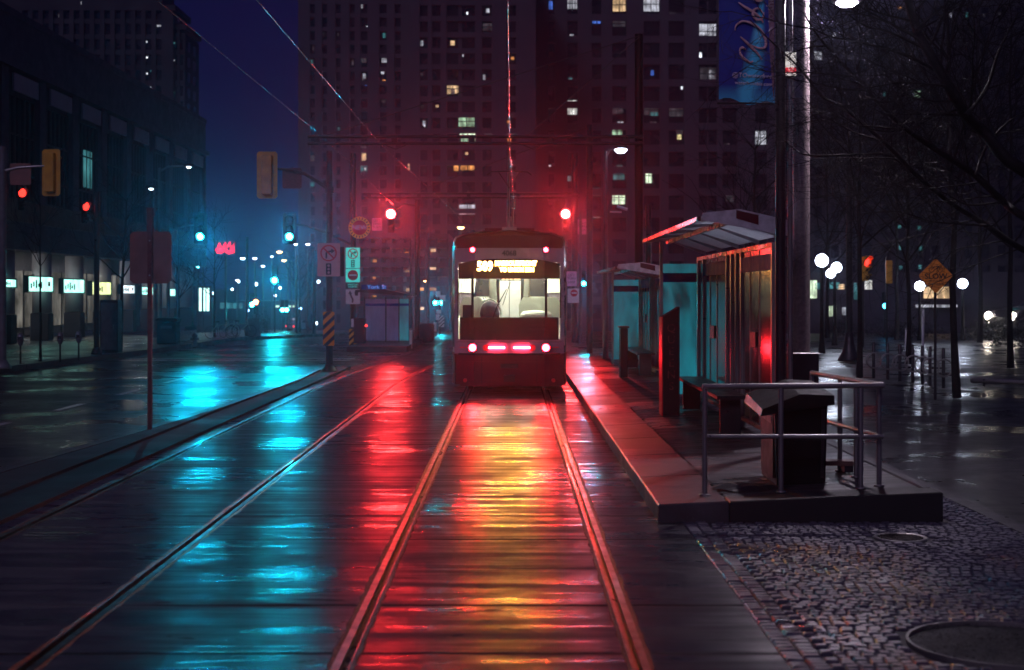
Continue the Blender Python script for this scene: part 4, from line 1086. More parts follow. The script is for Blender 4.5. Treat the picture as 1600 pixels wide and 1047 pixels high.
t = thing('stop_pole', 'slim blue grey pole with the white and red stop sign, between two bigger poles', 'pole', (X(1233.5,14.95), 14.95, .22))
mb = MB(); mb.cyl(0,0,0,5.4,.028,.028,12); mb.build('shaft', M['steel'], t)
q = thing('stop_sign_plate', 'small white sign with a red foot on the slim pole', 'sign', (X(1232,14.95), 14.9, Z(120,14.95)))
m_, _nt, _bs, _o = newmat('bright_white_sign_face'); _bs.inputs['Base Color'].default_value = (.85,.83,.8,1); _bs.inputs['Emission Color'].default_value = (1,.93,.85,1); _bs.inputs['Emission Strength'].default_value = .7  # sign face glows with emission of its own
mb = MB(); mb.bbox(-.06,.06,-.03,.0,0,.25,.006); f = mb.build('lightbox', m_, q)
mr_, _nt, _bs, _o = newmat('lit_red_sign_face'); _bs.inputs['Base Color'].default_value = (.8,.05,.06,1); _bs.inputs['Emission Color'].default_value = (1,.03,.06,1); _bs.inputs['Emission Strength'].default_value = .6
mb = MB(); mb.box(-.058,.058,-.034,-.031,.025,.085); mb.build('red_band', mr_, f)
text('lettering', '510', .04, m_, f, (0,-.037,.066)); text('lettering', '509', .022, m_, f, (0,-.037,.038))
mb = MB(); mb.box(-.062,.062,-.032,.0,-.012,-.001); mb.build('bracket', M['dsteel'], q)

big = thing('street_lamp', 'thick round pole with a square foot behind the bin, bright lamp on top', 'street lamp', (X(1251,16.0), 16.0, .235))
mb = MB(); mb.cyl(0,0,0,6.8,.10,.088,24); mb.build('pole', M['concpole'], big)
mb = MB(); mb.bbox(-.165,.165,-.165,.165,0,.95,.012); mb.build('base_box', M['dsteel'], big)
mb = MB(); mb.bbox(-.175,.175,-.175,.175,.95,.965,.005); mb.build('cap_plate', M['steel'], big)
lx = X(1322,16)-X(1251,16); lz = Z(5,16)-.235
rod(big, 'arm', [(.0,0,lz+.55),(.2,0,lz+.62),(lx-.05,0,lz+.45),(lx,0,lz+.18)], .018, M['dsteel'])
mb = MB(); mb.lathe([(.03,.2),(.06,.14),(.15,.06),(.17,.0),(.16,-.005)], lx, 0, lz+.02, 20); hd = mb.build('lamp_head', M['dsteel'], big)
mb = MB(); mb.lathe([(.001,-.035),(.07,-.03),(.115,0),(.11,.02)], lx, 0, lz, 20); mb.build('lamp', M['e_lamp'], hd)

# ---------------- shelters
def shelter(lab, x_l, x_r, y0, y1, hroof, near):
    zb = ptop(x_r); L_ = y1-y0
    t = thing('tram_shelter', lab, 'shelter', (x_r, y0, zb), 0, 'glass tram shelters on the platform')
    wl = x_l-x_r
    ht = 2.42-zb if near else 2.30-zb
    # canopy: cambered sheet, high over the track side, falling toward the wall
    xs_ = [wl-.02, wl*.82, wl*.6, wl*.35, .12]; zs_ = [hroof+.0, hroof+.04, hroof+.02, hroof-.05, hroof-.17]
    mb = MB(); v = []
    for yy in (-.12, L_+.1):
        v += [(x, yy, z) for x, z in zip(xs_, zs_)] + [(x, yy, z+.02) for x, z in zip(xs_, zs_)]
    fs = []
    for k in range(4): fs += [(k,k+1,11+k,10+k),(5+k,15+k,16+k,6+k),(k,5+k,6+k,k+1),(10+k,11+k,16+k,15+k)]
    fs += [(0,10,15,5),(4,9,19,14)]
    mb.add(v, fs); rf = mb.build('canopy', M['canopy'], t)
    mb = MB(); mb.box(wl-.06, wl-.022, -.15, L_+.12, hroof-.03, hroof+.02); mb.build('canopy_edge_beam', M['wetred'], rf)
    mb = MB(); mb.box(wl*.6-.02, wl*.6+.02, -.14, L_+.12, hroof-.05, hroof+.015); mb.build('canopy_beam', M['wetred'], rf)
    y = 0
    while y < L_+.05:
        mb = MB(); mb.prism([(wl,hroof-.03),(wl*.6,hroof-.0),(.1,hroof-.22),(.1,hroof-.17),(wl*.6,hroof+.02),(wl,hroof+.03)], 'y', y-.02, y+.02); mb.build('rafter', M['canopy_rib'], rf); y += L_/4
    # front fascia plate, white with a dark red patch
    mb = MB(); mb.prism([(wl-.0,hroof-.02),(.13,hroof-.19),(.13,hroof-.02),(wl*.5,hroof+.10),(wl-.0,hroof+.06)], 'y', -.15, -.13); fa = mb.build('fascia', M['fasc'], t)
    mb = MB(); mb.prism([(wl*.55,hroof+.0),(wl*.25,hroof-.07),(wl*.25,hroof+.035),(wl*.55,hroof+.09)], 'y', -.156, -.152); mb.build('red_patch', M['maroon'], fa)
    # back wall posts, rails, panels
    k6 = L_/6.2
    segs = [(0, 2.1*k6, 1), (2.1*k6, 2.5*k6, 0), (2.5*k6, 2.9*k6, 0), (2.9*k6, 3.3*k6, 0), (3.3*k6, 5.6*k6, 1), (5.6*k6, L_, 0)]
    for k, (ya, yb_, wide) in enumerate(segs + [(L_, L_, 0)]):
        mb = MB(); mb.box(-.035,.035,ya-.035,ya+.035,.06,ht); p = mb.build('post', M['steel'], t)
        mb = MB(); mb.cyl(0,ya,0,.075,.05,.05,12); mb.build('foot', M['steel'], p)
    for z in (.09, ht-.05):
        mb = MB(); mb.box(-.03,.03,.036,L_-.036,z,z+.05); mb.build('wall_rail', M['wetred'] if z > 1 else M['steel'], t)
    for k, (ya, yb_, wide) in enumerate(segs):
        mb = MB(); mb.box(-.007,.007,ya+.04,yb_-.04,.145,ht-.055); pn = mb.build('wall_glass', M['frost'], t)
        if wide:
            for q in (.42, .72):
                mb = MB(); mb.box(-.016,.016,ya+(yb_-ya)*q-.012,ya+(yb_-ya)*q+.012,.14,ht-.06); mb.build('mullion', M['steel'], pn)
            mb = MB(); mb.box(-.03,-.022,ya+.04,yb_-.04,ht-.30,ht-.12); mb.build('blue_band', M['bluestrip'], pn)
            mb = MB(); mb.box(-.03,-.02,ya+(yb_-ya)*.5,ya+(yb_-ya)*.66,1.02,1.20); mb.build('notice', M['redpole'], pn)
    # end panels
    ew = min(.62, -wl*.7)
    for yy, mt, nm in ((L_, M['frost_t'], 'end_glass'),):
        mb = MB(); mb.box(-ew+.0,-.04,yy-.006,yy+.006,.12,ht-.02 if yy == 0 else ht-.1); pn = mb.build(nm, mt, t)
        mb = MB(); mb.box(-ew,-.04,yy-.016,yy-.009,ht-.38,ht-.24); mb.build('blue_band', M['bluestrip'], pn)
        mb = MB(); mb.box(-ew-.045,-ew,yy-.025,yy+.025,0,hroof-.02); mb.build('post', M['steel'], t)
    mb = MB(); mb.box(-.48,-.12,1.0,L_-1.2,.42,.46); b_ = mb.build('bench', M['dsteel'], t)
    for y in (1.2, L_-1.4):
        mb = MB(); mb.box(-.42,-.18,y-.03,y+.03,0,.42); mb.build('leg', M['dsteel'], b_)
    return t
M['wetred'] = pm('glossy_wet_dark_red_steel', (.10,.03,.035), .3, .3, .2, 4, .1, 30)
M['fasc'] = pm('white_fascia', (.5,.5,.52), .4, 0, .3, 12, .1)
M['canopy_rib'] = pm('grey_canopy_rib', (.3,.3,.32), .4, .3)
shelter('nearest glass shelter with the raised white canopy, behind the bin', 2.06, 2.86, 15.5, 21.7, 2.46, True)
shelter('second glass shelter farther along the platform, with a lilac end panel', 2.05, 3.0, 27.6, 33.3, 2.16, False)
# teal glass screen at the far end of the near shelter
# info pylon
t = thing('stop_name_pylon', 'tall dark pylon with raised lettering between the two shelters', 'pylon', (X(1048,19.6), 19.6, ptop(2.2)))
mb = MB(); mb.prism([(-.115,0),(.115,0),(.115,1.50),(-.115,1.36)], 'y', 0, .34); mb.build('pylon_body', M['maroon_d'], t)
mb = MB(); mb.prism([(-.135,0),(-.118,0),(-.118,1.36),(-.135,1.34)], 'y', -.01, .34); mb.build('edge_strip', M['red'], t)
for k, ch in enumerate('QUEENS'): text('lettering', ch, .155, M['wetred'], t, (.0, -.004, 1.20-k*.16))
t = thing('waste_box', 'slim dark box standing at the left edge of the second shelter', 'bin', (X(974,28.5), 28.5, ptop(2.1)))
mb = MB(); mb.bbox(-.07,.08,0,.4,.0,1.0,.01); mb.build('body', M['black'], t); mb = MB(); mb.bbox(-.10,.11,-.03,.43,1.001,1.04,.01); mb.build('lid', M['dsteel'], t)

# far left shelter
d = 51.0
t = thing('tram_shelter', 'pale lilac glass shelter on the far left platform with a blue roof sign', 'shelter', (X(602,d), d, .16))
z0 = .16
def fx(p): return X(p,d)-X(602,d)
def fz(p): return Z(p,d)-z0
for a, b, mt in ((570,601,'frost_l'),(603,622,'frost_l'),(623,638,'frost_t')):
    mb = MB(); mb.box(fx(a), fx(b), -.01, .01, .05, fz(467)); pn = mb.build('glass_panel', M[mt], t)
    mb = MB(); mb.box(fx(a), fx(b), -.03, -.012, fz(478), fz(474)); mb.build('blue_band', M['bluestrip'], pn)
for p in (569,602,622.5,638.5):
    mb = MB(); mb.box(fx(p)-.02, fx(p)+.02, -.03, .03, 0, fz(464)); mb.build('post', M['dsteel'], t)
mb = MB(); mb.prism([(fx(556),fz(456)),(fx(645),fz(463)),(fx(645),fz(461)),(fx(600),fz(452)),(fx(556),fz(453))], 'y', -.5, 1.6); mb.build('roof', M['dsteel'], t)
for p in (569,638.5):
    mb = MB(); mb.box(fx(p)-.02, fx(p)+.02, 1.4, 1.46, 0, fz(464)); mb.build('post', M['dsteel'], t)
mb = MB(); mb.box(fx(570), fx(638), 1.44, 1.46, .05, fz(467)); mb.build('glass_panel', M['frost'], t)
mb = MB(); mb.box(fx(566), fx(606), -.56, -.5, fz(452.5), fz(445)); sg = mb.build('roof_sign', M['bluestrip'], t)
text('lettering', 'SHELTER' if False else 'York St', .2, em('blue_lettering', (.05,.35,1), .8), sg, (fx(590), -.575, fz(448.7)), sx=1.1)
t = thing('newspaper_box', 'black box beside the far left shelter with a small red light', 'bin', (X(566,50), 49.6, .16))
mb = MB(); mb.bbox(-.28,.12,0,.4,0,.88,.02); mb.build('body', M['black'], t)
mb = MB(); mb.ball(.16,-.05,.62,.045,8); mb.build('lamp', M['e_red_s'], t)
t = thing('bollard', 'short white bollard at the end of the far left platform', 'bollard', (X(641,48.8), 48.8, .0))
mb = MB(); mb.cyl(0,0,0,.64,.05,.045,10); mb.build('post', M['white'], t); mb = MB(); mb.cyl(0,0,.641,.70,.052,.03,10); mb.build('cap', M['steel'], t)
t = thing('bollard', 'pale marker post low between the red light pole and the tram', 'bollard', (X(679,75), 75, gz(75)))
mb = MB(); mb.cyl(0,0,0,.8,.07,.07,8); mb.build('post', M['white'], t)
t = thing('litter_bin', 'dark round bin at the foot of the pole right of the far left shelter', 'bin', (X(665,55), 55, .0))
mb = MB(); mb.lathe([(.22,0),(.30,.1),(.32,.7),(.2,.75)], n=14); mb.build('body', M['black'], t)

# globe lamps
def globe_lamp(lab, px, d, globes, post=True, gr=None):
    t = thing('globe_lamp', lab, 'globe lamp', (X(px,d), d, gz(d)), 0, 'globe lamps in the square')
    top = max(Z(g[1],d) for g in globes)-gz(d)
    rod(t, 'post', [(0,0,0),(0,0,.5),(0,0,top-.2)], [.12,.07,.05], M['black'], 10)
    for gx, gy, r_ in globes:
        x, z = X(gx,d)-X(px,d), Z(gy,d)-gz(d)
        if abs(x) > .05: rod(t, 'arm', [(0,0,z-.45),(x,0,z-.4),(x,0,z-r_*d/F)], .025, M['black'], 6)
        mb = MB(); mb.ball(x,0,z,r_*d/F,16); mb.build('globe', M['e_globe'], t)
    return t
globe_lamp('largest single white globe lamp right of the thick pole', 1283, 45, [(1283,407,10)])
globe_lamp('pair of white globe lamps just right of the largest globe', 1303, 52, [(1306,418,8),(1297,427,7)])
globe_lamp('white globe lamp left of the orange SLOW sign', 1436, 58, [(1436,447,7.5)])
globe_lamp('white globe lamp right of the orange SLOW sign', 1503, 58, [(1503,443,7.5)])
t = mast('lamp_column', 'dark post with a flared foot standing on the bright wet paving', 'post', X(1326,40), 40, 5.6, .10, M['dsteel'], 0, .085)
mb = MB(); mb.lathe([(.33,0),(.31,.06),(.2,.25),(.13,.55),(.11,.8)], n=16); mb.build('flared_foot', M['dsteel'], t)

# SLOW sign
d = 25.0
t = thing('warning_sign', 'amber diamond sign reading SLOW on a thin post', 'sign', (X(1461,d), d, .0))
mb = MB(); mb.cyl(0,.03,0,Z(405,d),.025,.025,8); mb.build('post', M['dsteel'], t)
zc = Z(431,d); mb = MB(); a = .31; c = .02
mb.prism([(-c,zc-a+c),(c,zc-a+c),(a-c,zc-c),(a-c,zc+c),(c,zc+a-c),(-c,zc+a-c),(-a+c,zc+c),(-a+c,zc-c)], 'y', -.006, 0); p = mb.build('sign_plate', M['amber'], t)
text('lettering', 'SLOW', .135, M['ink'], p, (0,-.010,zc-.01), sx=1.05, bold=.003)
text('lettering', 'WATCH FOR', .045, M['ink'], p, (0,-.010,zc-.09)); text('lettering', 'PEDESTRIANS', .045, M['ink'], p, (0,-.010,zc-.145))
mb = MB()
for x in (-.075,.075): ring_y(mb, x, -.008, zc+.11, .052, .042, .002, 16)
bar_y(mb,-.075,zc+.11,-.02,zc+.17,.011,-.0085,.002); bar_y(mb,-.02,zc+.17,.05,zc+.17,.011,-.0105,.002); bar_y(mb,.05,zc+.17,.075,zc+.11,.011,-.0125,.002); bar_y(mb,-.01,zc+.11,.05,zc+.17,.011,-.0145,.002)
mb.build('bicycle_symbol', M['ink'], p)
d = 45
t = thing('warning_sign', 'small yellow diamond sign between tram and second shelter', 'sign', (X(969,d), d, .2))
mb = MB(); mb.cyl(0,.03,0,Z(470,d)-.2,.03,.03,8); mb.build('post', M['dsteel'], t)
mb = MB(); zc = Z(482,d)-.2; a = .16; mb.prism([(0,zc-a),(a,zc),(0,zc+a),(-a,zc)], 'y', -.006, 0); mb.build('sign_plate', M['signal_y'], t)

# post and ring bicycle stands
RK = [(1364,31.5),(1386,31.0),(1405,30.4),(1425,30.0),(1440,29.4),(1452,28.9),(1473,28.2)]
lab_ = ['first', 'second', 'third', 'fourth', 'fifth', 'sixth', 'seventh']
for i, (px, d) in enumerate(RK):
    t = thing('cycle_stand', lab_[i]+' post and ring cycle stand counting from the bare tree nearest the lamp column', 'cycle stand', (X(px,d), d, 0), 0, 'post and ring cycle stands')
    mb = MB(); mb.tube([(0,0,0),(0,0,.78),(0,0,.80)], [.035,.035,.02], 10); mb.build('post', M['dsteel'], t)
    mb = MB(); n = 20; P = [(.17*math.cos(2*math.pi*k/n)+.0, -.05, .40+.17*math.sin(2*math.pi*k/n)) for k in range(n+1)]
    mb.tube(P, .018, 8, 0, False); mb.build('ring', M['steel'], t)
t = thing('low_rail', 'low bright steel rail at the right edge beyond the cycle stands', 'rail', (9.6, 28.5, 0))
mb = MB(); mb.tube([(-.3,.3,.12),(1.8,-1.6,.12)], .05, 8); mb.build('bar', M['steel'], t)
for x, y in ((-.1,.12),(1.0,-.88)):
    mb = MB(); mb.cyl(x,y,0,.10,.03); mb.build('leg', M['dsteel'], t)
# ================================================================ BUILDINGS
def litmat(name, c, s): 
    m, nt, bs, out = newmat(name); nt.nodes.remove(bs)
    e = N(nt, 'ShaderNodeEmission'); v = coords(nt, (1,1,1))
    f = noise(nt, v, .9, 4, .6); f2 = noise(nt, coords(nt, (2.2,1,.3)), 1.3, 2)
    k = math_(nt, 'MULTIPLY', ramp(nt, f, .35, .65, .35, 1.35), ramp(nt, f2, .4, .6, .5, 1.3))
    nt.links.new(math_(nt, 'MULTIPLY', k, s), e.inputs[1]); e.inputs[0].default_value = (*c, 1)
    nt.links.new(e.outputs[0], out.inputs[0]); return m
LM = {'w': litmat('window_white', (.8,.82,.95), .62), 'W': litmat('window_bright_white', (.95,.95,.9), 1.1), 'y': litmat('window_warm', (1,.66,.36), .8),
      'Y': litmat('window_bright_yellow', (1,.85,.4), 1.0), 'b': litmat('window_blue', (.1,.25,1), .8), 'g': litmat('window_greenish', (.6,.95,.62), .5),
      'G': litmat('window_bright_greenish', (.8,1,.7), 1.2), 'd': litmat('window_dim', (.45,.4,.5), .10), 't': litmat('window_teal', (.15,.6,.65), .30), 'o': litmat('window_orange', (1,.42,.12), .9),
      'r': litmat('window_red', (1,.04,.06), .6), 's': litmat('window_sharp_white', (.85,.9,1), 2.0)}
def tower(lab, px0, px1, py_top, d, depth, fl_px, bays, lit, wall, bayfrac=.55, colour_seed=1, cat='tower', top=None, steps=()):
    """fl_px: storey height in photo px; bays: list of (px0,px1) window columns"""
    x0, x1 = X(px0,d), X(px1,d); z0 = gz(d); ztop = Z(py_top,d) if top is None else top
    t = thing('tower', lab, cat, (x0, d, z0))
    Wd = x1-x0; Hh = ztop-z0
    mb = MB(); mb.box(0, Wd, 0, depth, 0, Hh)
    fh = fl_px*d/F
    rows = []; z = Z(455,d)-z0
    k = 0
    base = (Z(130,d)-z0) % fh
    zz = base
    while zz < Hh-1: rows.append(zz); zz += fh
    # floor bands and piers stand proud
    for z in rows: mb.box(-.05, Wd+.05, -.35, -.002, z-fh*.16, z+fh*.16)
    prev = 0.0
    bl = [(X(a,d)-x0, X(b,d)-x0) for a, b in bays]
    for a, b in bl:
        if a-prev > .3: mb.box(prev, a, -.55, -.003, 0, Hh+.4)
        prev = b
    if Wd-prev > .3: mb.box(prev, Wd, -.55, -.003, 0, Hh+.4)
    mb.box(-.3, Wd+.3, -.6, depth+.3, Hh+.41, Hh+1.2)
    for (a, b, hz) in steps: mb.box(X(a,d)-x0, X(b,d)-x0, 1, depth-1, Hh+1.2, Z(hz,d)-z0)
    mb.build('wall', wall, t)
    # dark windows of the facade as one mass
    mb = MB()
    for z in rows:
        for a, b in bl:
            n = max(1, round((b-a)/1.5)); s_ = (b-a)/n
            for q in range(n):
                mb.box(a+q*s_+.08, a+(q+1)*s_-.08, -.06, -.01, z+fh*.18, z+fh*.82)
    # flank windows
    for z in rows:
        for fl, xx in ((0, -.05), (1, Wd)):
            y = 1.5
            while y < depth-2: mb.box(xx, xx+.05, y, y+1.6, z+fh*.2, z+fh*.8); y += 3.4
    if mb.v: tag(mb.build('window', M['dglass'], t), kind='stuff')
    for (a, b, c, e, k) in lit:
        mb = MB(); lx0, lx1 = X(a,d)-x0, X(b if b > a else a+3,d)-x0; lz0, lz1 = Z(e,d)-z0, Z(c,d)-z0
        n = 2 if (b-a) > 9 else 1; s_ = (lx1-lx0)/n
        for q in range(n): mb.box(lx0+q*s_+.05, lx0+(q+1)*s_-.05, -.16, -.08, lz0, lz1)
        wdw = mb.build('window', LM[k], t)
        if b-a > 9 and e-c > 8:
            mb = MB(); mb.box(lx0, lx1, -.20, -.17, (lz0+lz1)/2-.05, (lz0+lz1)/2+.05); mb.build('glazing_bar', M['mull'], wdw)
    return t
def colsx(a, b, w_, gap):
    r = []; x = a
    while x+w_ <= b: r.append((x, x+w_)); x += w_+gap
    return r
rr = random.Random(21)
def dots(bays, rows, n, keys, w_=.8):
    out = []
    for _ in range(n):
        a, b = rr.choice(bays); y = rr.choice(rows); u = rr.uniform(0, .4); out.append((a+(b-a)*u, a+(b-a)*(u+w_*.6), y, y+rr.uniform(3,9), rr.choice(keys)))
    return out
# centre right tower
CB = [(855,866),(885,902),(923,939),(955,978),(1004,1030),(1043,1068),(1090,1119),(1127,1150),(1178,1198)]
CL = [(885,901,-2,14,'w'),(856,863,2,15,'b'),(956,977,-2,18,'y'),(1003,1029,-4,18,'w'),(924,938,28,37,'b'),(956,976,32,42,'d'),(1091,1118,38,61,'w'),(1130,1138,36,60,'d'),
      (1092,1118,106,125,'d'),(1106,1116,110,124,'w'),(885,901,157,179,'W'),(923,937,164,169,'w'),(955,973,164,178,'d'),(1005,1028,164,180,'d'),(1014,1028,176,181,'t'),(924,937,195,203,'t'),(955,972,197,213,'g'),
      (1055,1066,203,211,'d'),(1056,1064,210,218,'Y'),(1178,1196,205,226,'w'),(1007,1018,263,286,'G'),(957,975,265,281,'t'),(924,937,294,306,'w'),(955,976,298,319,'G'),(925,937,336,340,'W'),
      (1044,1066,165,182,'d'),(1062,1066,134,140,'s'),(1091,1096,82,92,'s'),(856,861,160,170,'d'),(885,892,275,283,'t'),(1132,1146,303,315,'d'),(840,844,272,278,'d'),(1015,1021,110,118,'b')]
CL += dots(CB, [20+34*k for k in range(10)], 14, 'dddwt', .7)
tower('pale gridded tower right of centre with many lit windows', 835, 1212, -60, 190, 26, 34, CB, CL, M['tower'])
# centre tower
BB = [(655,668),(674,688),(697,716),(720,742),(752,768),(790,806)]
BL = [(697,716,131,147,'y'),(715,741,182,198,'g'),(717,742,206,212,'G'),(719,742,214,222,'g'),(707,716,254,267,'o'),(718,741,258,266,'o'),(716,742,320,335,'w'),(753,758,117,125,'w'),(727,731,19,23,'s'),
      (721,724,85,89,'w'),(661,664,194,198,'s'),(753,775,37,48,'d'),(755,815,206,212,'d'),(636,646,256,266,'y'),(758,762,300,306,'d'),(725,731,238,242,'y'),(779,783,222,228,'w'),(660,664,265,270,'d')]
BL += dots(BB, [14+25*k for k in range(11)], 12, 'dddwoy', .7)
tower('dark reddish tower directly above the tram with a bright greenish window pair', 640, 836, -80, 165, 24, 25, BB, BL, M['tower'])
AB = [(484,492),(503,511),(524,532),(546,554),(563,574),(592,604),(616,626)]
AL = [(563,567,-2,13,'w'),(571,575,41,46,'s'),(564,568,43,46,'o'),(563,572,86,98,'d'),(595,604,85,98,'w'),(596,600,88,92,'s'),(594,600,108,116,'w'),(569,573,129,134,'b'),(564,570,119,126,'d'),(484,491,243,252,'d'),(564,572,240,251,'y'),
      (562,574,255,268,'t'),(568,572,262,266,'s'),(484,492,285,291,'t'),(596,602,125,131,'o'),(563,572,228,232,'d')]
AL += dots(AB, [10+21*k for k in range(13)], 10, 'dddtw', .8)
tower('dim blue grey tower beside the open strip of sky', 466, 641, -70, 175, 24, 21, AB, AL, M['tower'])
# left tower behind the low building
LB = colsx(20, 262, 9, 7)
def pt(zx, zy, k='s', w_=4, h=2.4): x, y = zx/2.9925, zy/2.9925; return (x-w_/2, x+w_/2, y-h/2, y+h/2, k)
LL = [pt(742,121,'w',7),pt(684,178),pt(684,196,'s',3),pt(684,269),pt(684,345),pt(684,421,'w'),pt(708,333,'t',6),pt(708,410,'w',6),pt(811,202,'t'),pt(811,283,'w'),pt(811,432,'t'),pt(280,75,'w',6,5),pt(378,20,'w',2,8),pt(432,145,'r',3),pt(232,200,'w',2),pt(370,288,'t',2)]
tower('very dark tower left behind the low colonnaded building, few tiny lit windows', -60, 271, 22, 200, 9, 24, LB, LL, M['tower_d'], steps=((-60,250,-30),))
tower('narrow dark step of the left tower bordering the open sky', 271.5, 288, 52, 201, 9, 24, [(273,277),(281,286)], [], M['tower_d'])
# low garage like block with warm lit floors
t = thing('parking_block', 'low block with warm lit open floors behind the far left shelter', 'building', (X(556,150), 150, gz(150)))
d = 150; z0 = gz(150); Wd = X(700,d)-X(556,d)
mb = MB()
for py in (372, 387, 402, 417, 432, 447, 462, 478): mb.box(0, Wd, 0, 12, Z(py,d)-z0, Z(py-7,d)-z0)
mb.box(0, Wd, 5, 11.9, 0, Z(366,d)-z0-.01)
for p in (556, 575, 592, 609, 626, 643, 662, 680, 697): mb.box(X(p,d)-X(556,d), X(p+3,d)-X(556,d), .01, 4.9, 0, Z(366,d)-z0-.01)
mb.build('wall', M['stone_d'], t)
for zx, zy, w_ in ((127,243,8),(280,205,13),(348,198,6),(430,190,14),(290,298,14),(430,280,16),(125,325,7),(125,415,8),(300,388,9),(360,385,11),(425,385,14),(300,488,9),(360,482,12),(340,570,12),(375,570,6)):
    px, py = 540+zx/3.165, 330+zy/3.165
    mb = MB(); mb.box(X(px-w_*.45,d)-X(556,d), X(px+w_*.45,d)-X(556,d), 2.6, 2.8, Z(py+2.2,d)-z0, Z(py-2.4,d)-z0); mb.build('lit_bay', LM['o'] if zy % 2 else LM['y'], t)
# right towers
DB = colsx(1270, 1640, 14, 12)
DL = [(1267,1283,81,94,'w'),(1392,1408,3,14,'o'),(1358,1362,7,11,'y'),(1419,1438,142,152,'g'),(1422,1427,124,130,'w'),(1425,1431,190,195,'w'),(1551,1555,24,34,'w'),(1336,1340,26,30,'w'),(1374,1378,28,36,'d'),
      (1322,1336,86,94,'d'),(1534,1538,22,26,'d')]
for a, b in ((1404,354),(1435,356),(1405,387),(1437,388),(1406,418),(1436,417)): DL.append((a-3,a+3,b-3,b+3,'t'))
DL += dots([b for b in DB if b[0] < 1590], [20+31*k for k in range(9)], 14, 'dddwt', .6)
tower('dark tower at the right behind the bare trees with a few faint windows', 1240, 1700, -70, 185, 26, 31, DB, DL, M['tower_d'])
# low dark band of buildings closing the street at right and left
t = thing('low_building', 'low shopfront building glimpsed right of the thick pole with bright windows', 'building', (X(1180,120), 120, gz(120)))
d = 120; z0 = gz(120)
def B(p): return X(p,d)-X(1180,d)
mb = MB(); mb.box(0, B(1640), 0, 14, 0, Z(425,d)-z0); mb.box(B(1420), B(1560), -.8, -.01, Z(476,d)-z0, Z(468,d)-z0); mb.build('wall', M['stone_d'], t)
for a, b, c, e, k in ((1262,1275,438,466,'G'),(1272,1281,442,452,'t'),(1291,1302,478,494,'G'),(1295,1310,441,451,'t'),(1308,1318,444,452,'y'),(1350,1361,438,452,'W'),(1333,1338,442,468,'t'),(1311,1321,480,492,'w'),(1442,1484,448,466,'y'),(1425,1490,476,480,'w')):
    mb = MB(); mb.box(B(a), B(b), -.12 if c < 470 else -.86, -.02 if c < 470 else -.82, Z(e,d)-z0, Z(c,d)-z0); mb.build('window', LM[k], t)
t = thing('low_building', 'distant dark block beyond the far crossing at the end of the left road', 'building', (X(285,235), 235, gz(235)))
d = 235; z0 = gz(d)
def B(p): return X(p,d)-X(285,d)
mb = MB(); mb.box(0, B(556), 0, 20, 0, Z(470,d)-z0); mb.box(B(290), B(370), -1, -.01, 0, Z(452,d)-z0); mb.build('wall', M['stone_d'], t)
for a, b, c, e, k in ((431,462,477,480,'G'),(463,468,470,480,'G'),(476,480,468,477,'G'),(484,497,471,476,'w'),(455,475,497,500,'w'),(345,380,473,482,'t')):
    mb = MB(); mb.box(B(a), B(b), -1.12, -1.04, Z(e,d)-z0, Z(c,d)-z0); mb.build('window', LM[k], t)
t = thing('low_building', 'pale hazy block seen between tram and second shelter', 'building', (X(690,230), 230, gz(230)))
mb = MB(); mb.box(0, X(1200,230)-X(690,230), 0, 20, 0, 12.5); mb.build('wall', M['stone_d'], t)
mb = MB()
for k in range(14): mb.box(2+k*3.6, 4.4+k*3.6, -.1, -.01, 2, 10)
tag(mb.build('window', M['dglass'], t))
t = thing('shop_sign', 'bright tall glass front glowing teal white at the end of the arcade', 'lit sign', (X(318,110), 110, gz(110)))
d = 110; z0 = gz(d)
mb = MB(); mb.box(X(306,d)-X(318,d), X(330,d)-X(318,d), 0, .3, 0, Z(446,d)-z0); mb.build('frame', M['dsteel'], t)
for a, b in ((309,314),(316,320),(322,326)):
    mb = MB(); mb.box(X(a,d)-X(318,d), X(b,d)-X(318,d), -.06, -.01, Z(486,d)-z0, Z(450,d)-z0); mb.build('panel', LM['T'] if 'T' in LM else LM.setdefault('T', em('bright_teal_white', (.6,1,.9), 2.2, .3, 1)), t)
# red neon
d = 125
t = thing('neon_sign', 'ragged red neon sign high over the left road', 'neon sign', (X(351,d), d, Z(398,d)))
mb = MB(); mb.box(-.9,.9,.05,.12,0,1.2); mb.box(-.08,.08,.02,.3,Z(520,d)-Z(398,d),0); mb.build('frame', M['dsteel'], t)
mb = MB(); P = [(-.75,.3),(-.5,.95),(-.3,.5),(0,1.0),(.1,.55),(.4,1.05),(.5,.5),(.8,.95),(.7,.3),(.3,.2),(.0,.4),(-.4,.25),(-.75,.3)]
mb.tube([(a,-.02,b) for a, b in P], .17, 6); mb.build('neon_tube', em('red_neon', (1,.01,.04), 2.5), t)

# ---------------- left colonnaded building
FXp = -17.4; YB0, YB1 = 36.0, 79.5
t = thing('arcade_building', 'low stone building with a lit shop arcade and round columns on the left', 'building', (FXp, YB0, .12))
Lb = YB1-YB0
SX = -3.4  # shop wall set back
mb = MB()
mb.box(-16, 0, 0, Lb, 3.75, 11.0)           # upper mass
mb.box(-16, SX-.02, 0, Lb, 0, 3.748)        # behind shop line
mb.box(.002, .30, -.1, Lb+.1, 3.3, 4.25)    # arcade fascia
mb.box(SX+.01, -.01, .01, Lb-.01, 3.55, 3.745)
mb.box(.002, .45, -.2, Lb+.2, 9.5, 9.75)
mb.box(.002, .25, -.1, Lb+.1, 9.76, 11.3)
mb.box(-16, .3, -.15, Lb+.15, 11.301, 11.55)
y = 0; 
while y < Lb:
    mb.box(.003, .28, y, y+.7, 4.26, 9.49); y += 7.8/2
mb.build('wall', M['stone'], t)
mb = MB(); 
mb.box(-6, .5, -9.0, -.3, 0, 15.5); mb.build('corner_block', M['stone_d'], t)
